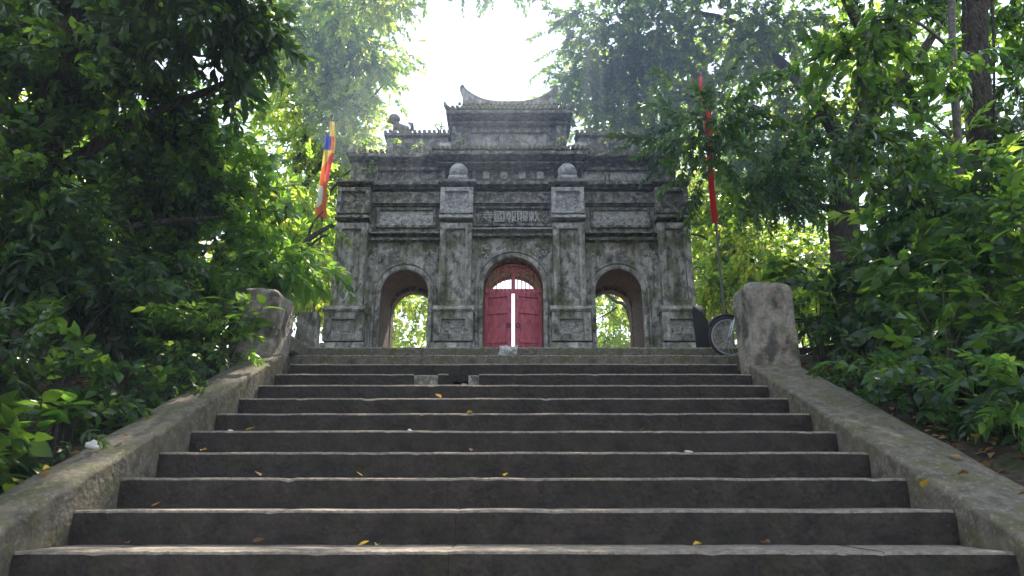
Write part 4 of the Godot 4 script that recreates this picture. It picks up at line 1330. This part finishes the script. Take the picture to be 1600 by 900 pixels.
	foliage(t6, [[2.38, 10.94, 14.20, 1.27, 1.13, 0.96, 300], [2.01, 9.65, 14.20, 0.78, 0.85, 0.65, 130], [6.29, 7.94, 13.80, 1.23, 0.82, 0.82, 330], [5.74, 6.44, 13.20, 1.05, 0.55, 0.64, 220], [3.29, 5.96, 9.80, 0.44, 0.29, 0.50, 95], [3.24, 5.29, 9.80, 0.29, 0.21, 0.50, 30], [8.94, 7.80, 13.40, 1.20, 0.93, 0.85, 200], [3.05, 13.78, 14.50, 2.16, 0.86, 1.21, 380], [6.42, 13.44, 13.50, 2.42, 0.94, 1.34, 230], [6.03, 11.04, 13.60, 1.49, 0.81, 0.92, 120]], S_fine, 151, 1.15, 0.55, Vector3(0, -0.15, 0))
	foliage(t6, [[3.29, 9.42, 14.40, 1.00, 0.72, 0.69, 200], [4.42, 10.98, 14.00, 1.39, 0.97, 0.95, 290], [3.14, 8.82, 14.60, 0.87, 0.58, 0.58, 110], [6.03, 11.04, 13.60, 1.49, 0.81, 0.92, 150], [5.30, 9.47, 14.20, 0.99, 0.78, 0.71, 170], [7.15, 8.91, 13.60, 0.95, 0.68, 0.65, 110], [8.23, 9.81, 13.40, 1.20, 1.07, 0.91, 200], [2.45, 11.44, 14.60, 1.16, 1.02, 0.87, 90]], [S_mid[0], S_light[2], S_fine[2], S_light[0]], 153, 1.20, 0.55, Vector3(0, -0.15, 0))  # lighter leaf mix puts this crown part's lit look into the colour
	foliage(t6, [[4.0, 12.5, 11.5, 2.4, 0.9, 2.0, 420], [2.6, 13.2, 9.4, 2.2, 0.8, 2.0, 360], [5.6, 11.5, 9.5, 2.2, 1.0, 2.0, 420]], S_fine, 152, 1.4, 0.7)  # crown masses above the view, added to shade the stairs
	var t7 := tree("jungle_tree", "tree with a pale straight stem and hanging leaves beside the bank", "tree", [[[5.00, 1.20, 7.60], [5.39, 2.83, 7.60], [5.65, 4.28, 7.60], [5.88, 5.90, 7.60], [6.22, 7.82, 7.60], [6.63, 10.24, 7.60]], 0.055, 0.045], [[[[5.68, 4.46, 7.60], [4.96, 4.77, 7.20], [4.40, 4.76, 6.90]], 0.025, 0.008], [[[5.88, 5.90, 7.60], [4.96, 5.93, 7.00], [4.13, 5.52, 6.60]], 0.025, 0.008], [[[5.53, 3.58, 7.60], [4.77, 3.61, 7.10], [3.94, 3.89, 6.70]], 0.020, 0.006]], M.pale_bark)
	foliage(t7, [[4.93, 5.37, 7.40, 0.59, 0.52, 0.50, 60], [4.34, 5.55, 7.00, 0.56, 0.42, 0.50, 45], [4.86, 4.20, 7.20, 0.47, 0.43, 0.50, 42], [3.87, 4.07, 6.80, 0.27, 0.17, 0.50, 8]], [S_bright[0], S_mid[1], S_broad[1], S_broad[2]], 161, 0.95, 0.34, Vector3(0, -0.15, 0))
	foliage(t7, [[5.25, 3.58, 7.40, 0.66, 0.44, 0.50, 130], [5.07, 2.99, 7.60, 0.53, 0.34, 0.50, 90], [7.55, 6.86, 8.60, 0.47, 0.77, 0.50, 110]], [S_broad[1], S_broad[2], S_mid[2]], 162, 1.00, 0.34, Vector3(0, -0.15, 0))
	var t8 := tree("jungle_tree", "thick dark trunk hung with aerial roots at the picture upper corner", "tree", [[[5.90, 1.40, 8.10], [6.12, 2.99, 8.10], [6.33, 4.54, 8.10], [6.56, 6.05, 8.10], [6.86, 7.83, 8.10], [7.33, 10.90, 8.10]], 0.170, 0.160], [[[[6.67, 6.70, 8.10], [7.25, 7.46, 8.20], [8.03, 8.02, 8.30]], 0.090, 0.040], [[[6.90, 7.31, 7.90], [6.69, 6.12, 7.90], [6.45, 4.92, 7.90], [6.25, 3.71, 7.90]], 0.020, 0.012], [[[6.43, 7.22, 7.80], [6.20, 5.94, 7.80], [5.99, 4.67, 7.80]], 0.018, 0.010], [[[8.33, 8.41, 9.00], [8.06, 7.17, 9.00], [7.81, 6.12, 9.00]], 0.050, 0.030]], M.bark)
	foliage(t8, [[7.20, 4.60, 8.60, 0.60, 0.60, 0.50, 200], [6.25, 3.27, 8.40, 0.92, 0.67, 0.63, 300], [8.00, 6.46, 9.00, 0.45, 0.54, 0.50, 50], [6.68, 8.67, 9.00, 1.43, 0.54, 0.79, 260], [7.06, 4.03, 8.00, 0.56, 1.59, 0.86, 220]], S_dark, 171, 1.05, 0.34, Vector3(0, -0.15, 0))
	foliage(t8, [[4.4, 8.6, 6.4, 1.6, 0.8, 1.6, 260], [5.2, 7.4, 4.0, 1.6, 1.0, 1.6, 300], [3.0, 9.0, 4.6, 1.6, 0.7, 1.6, 220], [5.4, 5.0, 3.4, 1.0, 1.5, 1.0, 200]], S_dark, 172, 1.2)
	var t9 := tree("leafy_tree", "airy bright yellow-green tree behind the red flag", "tree", [[[6.20, 1.90, 18.00], [6.00, 4.00, 18.00], [5.96, 7.86, 18.00], [5.74, 9.72, 18.00]], 0.140, 0.040], [[[[6.55, 6.13, 17.00], [5.73, 6.59, 17.00], [5.05, 6.91, 17.00], [4.71, 6.94, 17.00]], 0.070, 0.030], [[[6.01, 7.45, 18.00], [5.57, 7.89, 17.60], [5.30, 8.20, 17.40]], 0.040, 0.010], [[[5.72, 6.52, 17.60], [6.27, 5.95, 17.00], [6.71, 6.04, 17.00]], 0.050, 0.020]], M.bark)
	foliage(t9, [[6.09, 8.28, 19.00, 1.13, 1.51, 1.06, 240], [7.34, 7.02, 19.00, 1.51, 1.32, 1.13, 300], [8.82, 6.41, 19.00, 1.32, 0.94, 0.91, 200], [5.42, 6.44, 18.50, 0.74, 1.10, 0.74, 170], [5.49, 8.44, 17.50, 0.70, 1.04, 0.70, 130], [5.89, 6.68, 17.50, 1.22, 0.87, 0.84, 190], [5.24, 8.30, 16.00, 0.95, 0.80, 0.70, 110], [6.03, 6.12, 15.50, 0.92, 0.62, 0.62, 90], [5.11, 5.40, 17.00, 0.76, 0.76, 0.61, 110], [6.46, 5.23, 17.00, 1.18, 0.68, 0.74, 140], [7.88, 6.67, 18.00, 1.43, 0.89, 0.93, 200], [6.89, 8.06, 18.50, 1.10, 1.10, 0.88, 130], [9.61, 5.89, 18.00, 1.07, 0.72, 0.72, 100]], S_light, 181, 1.15, 0.55, Vector3(0, -0.15, 0))
	var t10 := tree("leafy_tree", "sunlit tree seen through the arch on the striped flag side", "tree", [[[-5.40, 1.90, 25.00], [-5.20, 3.50, 25.00], [-4.60, 6.00, 25.00]], 0.150, 0.050], [[[[-5.20, 3.50, 25.00], [-4.20, 4.40, 24.60], [-3.60, 5.00, 24.00]], 0.060, 0.020]], M.bark)
	foliage(t10, [[-3.88, 6.75, 24.00, 1.43, 0.95, 0.95, 150], [-4.12, 5.31, 23.00, 1.14, 0.69, 0.73, 90], [-3.75, 8.93, 26.00, 1.55, 1.29, 1.14, 130], [-6.38, 8.65, 26.00, 1.55, 1.55, 1.24, 130]], S_light, 191, 1.50, 0.70, Vector3(0, -0.15, 0))
	var t11 := tree("leafy_tree", "tree with a bent dark branch seen through the arch on the red flag side", "tree", [[[4.40, 1.90, 22.00], [4.00, 5.76, 22.00], [3.48, 6.44, 22.00], [3.06, 6.79, 22.00]], 0.120, 0.050], [[[[4.00, 5.76, 22.00], [4.36, 6.44, 22.00], [4.85, 7.13, 22.00]], 0.060, 0.020], [[[3.58, 6.21, 22.00], [3.21, 5.94, 21.80], [2.75, 5.66, 21.60]], 0.040, 0.015]], M.bark)
	foliage(t11, [[3.59, 5.54, 23.00, 1.37, 0.69, 0.82, 140], [4.55, 7.50, 24.00, 1.43, 0.95, 0.95, 140], [3.35, 7.76, 24.00, 1.19, 0.95, 0.86, 100], [5.47, 6.75, 24.00, 1.19, 1.19, 0.95, 100]], S_light, 201, 1.40, 0.70, Vector3(0, -0.15, 0))
	var woods := Node3D.new()
	woods.name = "distant_woods"
	add_child(woods)
	stuff(tag(woods, "hazy mass of far trees closing the view behind the gate and banks", "woods"))
	foliage(woods, [[-16, 5, 26, 6, 4, 3, 700], [-24, 7, 22, 6, 6, 4, 600], [15, 5, 27, 7, 3.5, 3, 700], [26, 7, 22, 6, 6, 4, 600], [0, 3.5, 36, 9, 2.0, 3, 500], [-12, 6, 15, 3.5, 3.5, 3, 420], [13, 5, 17, 4, 3.0, 3, 420], [10.0, 3.5, 11, 2, 2.2, 2, 300], [-10.5, 5, 11, 2, 3.5, 3, 330]], S_light, 211, 2.2, 1.3)
	foliage(woods, [[9, 3, 4, 2, 4, 3, 300], [-8.5, 1.6, 5, 1.6, 1.6, 3, 300]], S_dark, 212, 1.8, 0.9)
	bush("leafy_bush", "dark bush pressed against the outer side of the narrow stone post", Vector3(-3.50, 1.54, -7.20), Vector3(0.50, 0.45, 0.40), 60, S_dark, 301, 0.90, "bushes on the bank beside the narrow post", 0.26)
	bush("leafy_bush", "dark bush drooping over the parapet end in front of the narrow post", Vector3(-3.12, 1.31, -6.75), Vector3(0.30, 0.50, 0.30), 90, S_mid, 300, 0.85, "bushes on the bank beside the narrow post", 0.26)
	bush("leafy_bush", "bush with bright leaf tips just below the leaning branch", Vector3(-4.20, 1.91, -7.70), Vector3(0.70, 0.60, 0.50), 90, S_mid, 302, 0.90, "bushes on the bank beside the narrow post", 0.26)
	bush("leafy_bush", "small glossy bush spilling over the parapet edge halfway up the bank", Vector3(-3.40, 1.01, -6.00), Vector3(0.38, 0.28, 0.40), 46, S_broad, 303, 0.75, "bushes on the bank beside the narrow post", 0.26)
	bush("leafy_bush", "wide shadowed bush behind the small glossy one", Vector3(-4.30, 1.28, -6.20), Vector3(0.70, 0.50, 0.50), 90, S_dark, 304, 0.95, "bushes on the bank beside the narrow post", 0.26)
	bush("leafy_bush", "shadowed bush standing behind the plant with bright big leaves", Vector3(-4.10, 0.74, -5.00), Vector3(0.60, 0.50, 0.50), 80, S_dark, 305, 0.90, "bushes on the bank beside the narrow post", 0.26)
	bush("leafy_bush", "low dark bush at the lower edge of the leaf bank, nearest the viewer", Vector3(-3.50, 0.13, -3.90), Vector3(0.50, 0.30, 0.50), 60, S_broad, 306, 0.80, "bushes on the bank beside the narrow post", 0.26)
	bush("leafy_bush", "dark bush at the photo edge above the long glossy leaves", Vector3(-4.60, 0.65, -4.60), Vector3(0.60, 0.70, 0.60), 90, S_dark, 307, 0.90, "bushes on the bank beside the narrow post", 0.26)
	bush("leafy_bush", "broad-leaved bush leaning over the top of the mossy parapet", Vector3(4.00, 1.83, -7.60), Vector3(0.70, 0.60, 0.50), 90, S_broad, 311, 0.85, "bushes on the bank beside the mossy parapet", 0.26)
	bush("leafy_bush", "tall bush right behind the broad worn post", Vector3(4.30, 2.12, -8.60), Vector3(0.80, 0.50, 0.60), 90, [S_mid[2], S_light[0], S_bright[1]], 312, 0.90, "bushes on the bank beside the mossy parapet", 0.26)
	bush("leafy_bush", "glossy bush with pale reflections midway along the mossy parapet", Vector3(4.50, 1.49, -6.60), Vector3(0.80, 0.70, 0.60), 130, [S_broad[2], S_mid[2], S_broad[0]], 313, 0.85, "bushes on the bank beside the mossy parapet", 0.26)
	bush("leafy_bush", "tall glossy bush standing under the pale straight stem", Vector3(5.40, 1.54, -6.40), Vector3(0.80, 0.90, 0.60), 150, [S_broad[2], S_mid[0], S_broad[1]], 314, 0.85, "bushes on the bank beside the mossy parapet", 0.26)
	bush("leafy_bush", "low dark bush above the leaf litter near the photo edge", Vector3(4.60, 0.99, -5.40), Vector3(0.50, 0.40, 0.50), 70, S_broad, 315, 0.80, "bushes on the bank beside the mossy parapet", 0.26)
	bush("leafy_bush", "dense dark bush at the photo edge under the thick trunk", Vector3(5.40, 1.12, -5.40), Vector3(0.70, 0.90, 0.60), 130, S_dark, 316, 0.90, "bushes on the bank beside the mossy parapet", 0.26)
	bush("leafy_bush", "pale-tipped bush sprouting in front of the tall glossy one", Vector3(4.20, 1.14, -5.90), Vector3(0.40, 0.35, 0.30), 40, S_mid, 317, 0.75, "bushes on the bank beside the mossy parapet", 0.26)
	bush("low_bush", "dark low bush just below the broad post beside the mossy parapet", Vector3(3.55, 1.29, -6.60), Vector3(0.35, 0.28, 0.35), 45, S_dark, 330, 0.75, "bushes on the bank beside the mossy parapet", 0.26)
	bush("low_bush", "low bush a little down the mossy parapet from the broad post", Vector3(3.75, 1.04, -5.90), Vector3(0.40, 0.30, 0.35), 50, S_broad, 331, 0.75, "bushes on the bank beside the mossy parapet", 0.26)
	bush("low_bush", "small dark bush by the middle of the mossy parapet", Vector3(3.70, 0.73, -5.20), Vector3(0.32, 0.22, 0.30), 36, S_dark, 332, 0.75, "bushes on the bank beside the mossy parapet", 0.26)
	bush("low_bush", "low bush over the yellow litter leaf beside the mossy parapet", Vector3(3.95, 0.58, -4.70), Vector3(0.36, 0.26, 0.30), 40, S_broad, 333, 0.75, "bushes on the bank beside the mossy parapet", 0.26)
	bush("low_bush", "lowest of the little bushes beside the mossy parapet", Vector3(4.30, 0.43, -4.20), Vector3(0.40, 0.30, 0.30), 45, S_dark, 334, 0.75, "bushes on the bank beside the mossy parapet", 0.26)
	bush("low_bush", "low bush edging the grey parapet halfway up", Vector3(-3.25, 0.83, -5.60), Vector3(0.30, 0.24, 0.35), 45, S_broad, 340, 0.75, "bushes on the bank beside the narrow post", 0.26)
	bush("low_bush", "low bush edging the grey parapet beside the bright big-leaved plant", Vector3(-3.30, 0.58, -5.00), Vector3(0.30, 0.22, 0.30), 40, S_dark, 341, 0.75, "bushes on the bank beside the narrow post", 0.26)
	bush("low_bush", "dark bush hugging the lowest visible stretch of grey parapet", Vector3(-3.50, 0.00, -3.60), Vector3(0.40, 0.26, 0.40), 50, S_broad, 342, 0.75, "bushes on the bank beside the narrow post", 0.26)
	bush("low_bush", "low bush edging the grey parapet just below the narrow post", Vector3(-3.15, 1.16, -6.40), Vector3(0.25, 0.30, 0.30), 45, S_dark, 343, 0.75, "bushes on the bank beside the narrow post", 0.26)
	bush("leafy_bush", "light green bush beyond the bicycle and the short pale post", Vector3(4.60, 2.00, -13.50), Vector3(1.20, 0.60, 0.60), 120, S_light, 351, 1.00, "", 0.26)
	bush("leafy_bush", "light green bush beyond the short dark grey post", Vector3(-4.70, 2.00, -13.50), Vector3(1.30, 0.65, 0.60), 130, S_light, 352, 1.00, "", 0.26)
	bush("low_bush", "spreading bush over the litter beside the lowest visible mossy parapet", Vector3(3.75, 0.61, -4.90), Vector3(0.40, 0.28, 0.45), 55, [S_mid[2], S_broad[1]], 361, 0.75, "bushes on the bank beside the mossy parapet", 0.26)
	bush("low_bush", "low bush touching the outer edge of the mossy parapet in its middle", Vector3(3.45, 0.89, -5.70), Vector3(0.28, 0.20, 0.35), 36, [S_broad[0], S_broad[1]], 362, 0.70, "bushes on the bank beside the mossy parapet", 0.26)
	big_leaf_plant("broad_leaf_plant", "plant with large bright green leaves leaning over the grey parapet", Vector3(-3.35, 0.44, -4.75), 30, 0.55, 0.40, 0.24, 0.060, [M.leaf_bright, M.leaf_mid, M.leaf_dark], 401, "", Vector3.ZERO)
	big_leaf_plant("broad_leaf_plant", "dark plant with long glossy leaves at the photo edge above the grey parapet", Vector3(-4.00, 0.48, -4.50), 44, 1.00, 0.50, 0.30, 0.050, [M.leaf_dark, M.leaf_deep], 402, "", Vector3.ZERO)
	big_leaf_plant("broad_leaf_plant", "low plant with drooping dark leaves over the lowest stretch of grey parapet", Vector3(-3.25, 0.16, -4.10), 34, 0.40, 0.40, 0.20, 0.045, [M.leaf_dark, M.leaf_mid], 403, "", Vector3.ZERO)
	big_leaf_plant("broad_leaf_plant", "plant with one long arching bright leaf beside the narrow post", Vector3(-3.00, 1.28, -6.75), 36, 1.05, 0.35, 0.26, 0.050, [M.leaf_bright, M.leaf_mid], 404, "", Vector3(0.25, 0, 0))
	big_leaf_plant("broad_leaf_plant", "leafy plant with lit tips below the leaning branch", Vector3(-3.50, 1.21, -6.50), 40, 0.90, 0.45, 0.20, 0.050, [M.leaf_bright, M.leaf_mid, M.leaf_dark], 405, "", Vector3.ZERO)
	big_leaf_plant("broad_leaf_plant", "slender plant with pale silvery leaves near the litter at the photo edge", Vector3(4.05, 0.51, -4.55), 18, 0.55, 0.25, 0.22, 0.040, [M.leaf_silver, M.leaf_mid], 411, "", Vector3.ZERO)
	big_leaf_plant("broad_leaf_plant", "plant of broad mid-green leaves standing behind the broad worn post", Vector3(3.60, 1.74, -7.70), 40, 1.10, 0.40, 0.20, 0.055, [M.leaf_mid, M.leaf_light, M.leaf_bright], 412, "", Vector3.ZERO)
	big_leaf_plant("broad_leaf_plant", "tall plant with big dark glossy leaves midway along the mossy parapet", Vector3(4.10, 1.22, -6.20), 60, 1.20, 0.50, 0.24, 0.060, [M.leaf_mid, M.leaf_dark, M.leaf_deep], 413, "", Vector3.ZERO)
	big_leaf_plant("broad_leaf_plant", "tall plant of wide leaves in front of the thick trunk", Vector3(5.00, 1.24, -5.90), 70, 1.90, 0.60, 0.24, 0.060, [M.leaf_mid, M.leaf_dark, M.leaf_bright], 414, "", Vector3.ZERO)
	big_leaf_plant("broad_leaf_plant", "small bright sprout at the outer edge of the mossy parapet", Vector3(3.55, 0.71, -5.30), 14, 0.30, 0.20, 0.14, 0.040, [M.leaf_bright, M.leaf_light], 415, "", Vector3.ZERO)
	big_leaf_plant("wall_fern", "bright fern hanging on the attic above the outer pillar", Vector3(-2.55, 5.61, -10.85), 22, 0.30, 0.18, 0.10, 0.018, [M.leaf_bright, M.leaf_mid], 501, "small plants rooted on the gate")
	big_leaf_plant("wall_fern", "fern tuft on the side eave, outermost of the row there", Vector3(-2.75, 6.23, -10.95), 14, 0.25, 0.15, 0.10, 0.018, [M.leaf_light, M.leaf_mid], 502, "small plants rooted on the gate")
	big_leaf_plant("wall_fern", "upright fern on the side eave next to the scroll", Vector3(-2.20, 6.25, -11.00), 16, 0.34, 0.20, 0.10, 0.018, [M.leaf_light, M.leaf_mid], 503, "small plants rooted on the gate")
	big_leaf_plant("wall_fern", "small tuft on the side eave nearest the middle eave", Vector3(-1.75, 6.25, -11.00), 14, 0.26, 0.16, 0.10, 0.018, [M.leaf_light, M.leaf_mid], 504, "small plants rooted on the gate")
	big_leaf_plant("wall_fern", "tall fern where the middle eave meets the striped flag side", Vector3(-1.35, 6.49, -10.90), 18, 0.30, 0.18, 0.10, 0.018, [M.leaf_light, M.leaf_mid], 507, "small plants rooted on the gate")
	big_leaf_plant("wall_fern", "small tuft on the middle eave close to the tall fern", Vector3(-0.95, 6.29, -10.85), 10, 0.16, 0.10, 0.10, 0.018, [M.leaf_light, M.leaf_mid], 508, "small plants rooted on the gate")
	big_leaf_plant("wall_fern", "small tuft on the middle eave close to the red flag side", Vector3(0.90, 6.29, -10.85), 10, 0.16, 0.10, 0.10, 0.018, [M.leaf_yellow, M.leaf_light], 509, "small plants rooted on the gate")
	big_leaf_plant("wall_fern", "mossy tuft under the cornice of the bay on the red flag side", Vector3(1.70, 5.58, -10.87), 14, 0.20, 0.12, 0.10, 0.018, [M.leaf_mid, M.leaf_deep], 510, "small plants rooted on the gate")
	big_leaf_plant("wall_fern", "yellowish tuft on the eave below the shading tree crown", Vector3(1.75, 6.25, -11.00), 18, 0.34, 0.20, 0.10, 0.018, [M.leaf_yellow, M.leaf_mid], 505, "small plants rooted on the gate")
	big_leaf_plant("wall_fern", "dark tuft at the corner of the eave under the shading crown", Vector3(2.50, 6.25, -11.00), 20, 0.36, 0.22, 0.10, 0.018, [M.leaf_mid, M.leaf_deep], 506, "small plants rooted on the gate")
	small_leaf("fallen_leaf", "green fallen leaf right in front of the viewer on the lowest step", "leaf", Vector3(-0.72, 0.000, -3.76), 0.00, M.leaf_bright, 0.050, 600, "fallen leaves on the stairs")
	small_leaf("fallen_leaf", "yellow fallen leaf beside the green one on the lowest step", "leaf", Vector3(-0.81, 0.000, -3.69), 1.30, M.leaf_gold, 0.062, 601, "fallen leaves on the stairs")
	small_leaf("fallen_leaf", "brown fallen leaf on the lowest step at the foot of the riser", "leaf", Vector3(-1.43, 0.000, -3.89), 2.60, M.leaf_brown, 0.074, 602, "fallen leaves on the stairs")
	small_leaf("fallen_leaf", "curled brown fallen leaf on the lowest step near the grey parapet", "leaf", Vector3(-2.09, 0.000, -3.84), 3.90, M.leaf_brown, 0.050, 603, "fallen leaves on the stairs")
	small_leaf("fallen_leaf", "bright yellow fallen leaf on the lowest step toward the mossy parapet", "leaf", Vector3(1.01, 0.000, -3.80), 5.20, M.leaf_gold, 0.062, 604, "fallen leaves on the stairs")
	small_leaf("fallen_leaf", "small dark fallen leaf on the lowest step beyond the yellow one", "leaf", Vector3(1.35, 0.000, -3.84), 6.50, M.leaf_brown, 0.074, 605, "fallen leaves on the stairs")
	small_leaf("fallen_leaf", "brown fallen leaf on the second step near the grey parapet", "leaf", Vector3(-2.17, 0.181, -4.18), 7.80, M.leaf_brown, 0.050, 606, "fallen leaves on the stairs")
	small_leaf("fallen_leaf", "tan upright fallen leaf on the fourth step near the grey parapet", "leaf", Vector3(-2.25, 0.542, -4.90), 9.10, M.leaf_dry, 0.062, 607, "fallen leaves on the stairs")
	small_leaf("fallen_leaf", "tan fallen leaf on the third step", "leaf", Vector3(-1.66, 0.361, -4.52), 10.40, M.leaf_dry, 0.074, 608, "fallen leaves on the stairs")
	small_leaf("fallen_leaf", "dry tan fallen leaf on the third step nearer the middle", "leaf", Vector3(-0.99, 0.361, -4.52), 11.70, M.leaf_dry, 0.050, 609, "fallen leaves on the stairs")
	small_leaf("fallen_leaf", "orange-yellow fallen leaf in the middle of the third step", "leaf", Vector3(-0.06, 0.361, -4.56), 13.00, M.leaf_gold, 0.062, 610, "fallen leaves on the stairs")
	small_leaf("fallen_leaf", "yellow fallen leaf on the fifth step near the grey parapet", "leaf", Vector3(-2.13, 0.723, -5.36), 14.30, M.leaf_gold, 0.074, 611, "fallen leaves on the stairs")
	small_leaf("fallen_leaf", "pinkish dry fallen leaf in the middle of the fourth step", "leaf", Vector3(-0.31, 0.542, -4.94), 15.60, M.leaf_dry, 0.050, 612, "fallen leaves on the stairs")
	small_leaf("fallen_leaf", "golden fallen leaf hanging on the edge of the sixth step", "leaf", Vector3(-0.35, 0.903, -5.75), 16.90, M.leaf_gold, 0.062, 613, "fallen leaves on the stairs")
	small_leaf("fallen_leaf", "dry fallen leaf on the seventh step", "leaf", Vector3(-0.67, 1.084, -6.21), 18.20, M.leaf_dry, 0.074, 614, "fallen leaves on the stairs")
	small_leaf("fallen_leaf", "brown fallen leaf on the fifth step toward the mossy parapet", "leaf", Vector3(1.02, 0.723, -5.45), 19.50, M.leaf_brown, 0.050, 615, "fallen leaves on the stairs")
	small_leaf("fallen_leaf", "yellow leaf on the mossy parapet low down", "leaf", Vector3(2.36, 0.290, -4.00), 0.00, M.leaf_gold, 0.080, 640, "fallen leaves on the parapets")
	small_leaf("fallen_leaf", "dark curled leaf on the mossy parapet", "leaf", Vector3(2.68, 0.360, -4.16), 1.70, M.leaf_brown, 0.080, 641, "fallen leaves on the parapets")
	small_leaf("fallen_leaf", "pale curled leaf near the outer edge of the mossy parapet", "leaf", Vector3(2.89, 0.470, -4.42), 3.40, M.leaf_dry, 0.080, 642, "fallen leaves on the parapets")
	small_leaf("fallen_leaf", "large yellow leaf in the litter beside the mossy parapet", "leaf", Vector3(3.27, 0.620, -4.77), 5.10, M.leaf_gold, 0.080, 643, "fallen leaves on the parapets")
	small_leaf("fallen_leaf", "brown leaf at the lowest visible end of the mossy parapet", "leaf", Vector3(2.83, 0.250, -3.90), 6.80, M.leaf_brown, 0.080, 644, "fallen leaves on the parapets")
	small_leaf("fallen_leaf", "yellow leaf on the grey parapet near the low dark bush", "leaf", Vector3(-2.75, 0.400, -4.08), 0.00, M.leaf_gold, 0.070, 660, "fallen leaves on the parapets")
	small_leaf("fallen_leaf", "dry leaf on the grey parapet next to the yellow one", "leaf", Vector3(-2.73, 0.350, -3.97), 1.70, M.leaf_dry, 0.070, 661, "fallen leaves on the parapets")
	small_leaf("fallen_leaf", "golden leaf at the outer edge of the grey parapet", "leaf", Vector3(-2.82, 0.320, -3.90), 3.40, M.leaf_gold, 0.070, 662, "fallen leaves on the parapets")
	small_leaf("fallen_leaf", "dark bit of leaf beside the white paper scrap", "leaf", Vector3(-2.73, 0.490, -4.30), 5.10, M.leaf_brown, 0.070, 663, "fallen leaves on the parapets")
	small_leaf("fallen_leaf", "small dark leaf above the white paper scrap", "leaf", Vector3(-2.63, 0.620, -4.60), 6.80, M.leaf_brown, 0.070, 664, "fallen leaves on the parapets")
	crumpled("paper_scrap", "crumpled white paper scrap lying on the grey parapet", "paper", Vector3(-2.70, 0.540, -4.36), Vector3(0.045, 0.03, 0.02), M.paper, 31)
	crumpled("paper_scrap", "small pale scrap of paper on the fifth step", "paper", Vector3(-0.82, 0.723, -5.34), Vector3(0.025, 0.014, 0.014), M.paper, 640)
	crumpled("paper_scrap", "tiny white scrap on the fifth step near the grey parapet", "paper", Vector3(-2.24, 0.723, -5.36), Vector3(0.025, 0.014, 0.014), M.paper, 360)
	crumpled("paper_scrap", "white crumpled scrap on the step end by the mossy parapet", "paper", Vector3(2.54, 0.542, -5.03), Vector3(0.025, 0.014, 0.014), M.paper, 1340)
	crumpled("paper_scrap", "tiny white scrap on the fourth step", "paper", Vector3(1.27, 0.542, -4.94), Vector3(0.025, 0.014, 0.014), M.paper, 1077)
	var lr := RandomNumberGenerator.new()
	lr.seed = 99
	for which in [M.leaf_brown, M.leaf_dry]:
		var lm := Mb.new()
		for i in 900:
			var sx := 1.0 if lr.randf() < 0.7 else -1.0
			var lx := sx * lr.randf_range(3.05, 5.0)
			var ld := lr.randf_range(2.5, 8.5)
			leaf_into(lm, Transform3D(Basis.from_euler(Vector3(lr.randf_range(-0.4, 0.4), lr.randf() * TAU, lr.randf_range(-0.5, 0.5))), Vector3(lx, ground_at(lx, ld) + 0.02, -ld)), 0.09, 0.025, 0.1, 0.4, false)
		stuff(tag(put("leaf_litter", lm.mesh(which)), "brown dead leaves strewn over the dark soil of both banks" if which == M.leaf_brown else "tan dead leaves scattered among the brown ones on the banks", "leaf litter"))
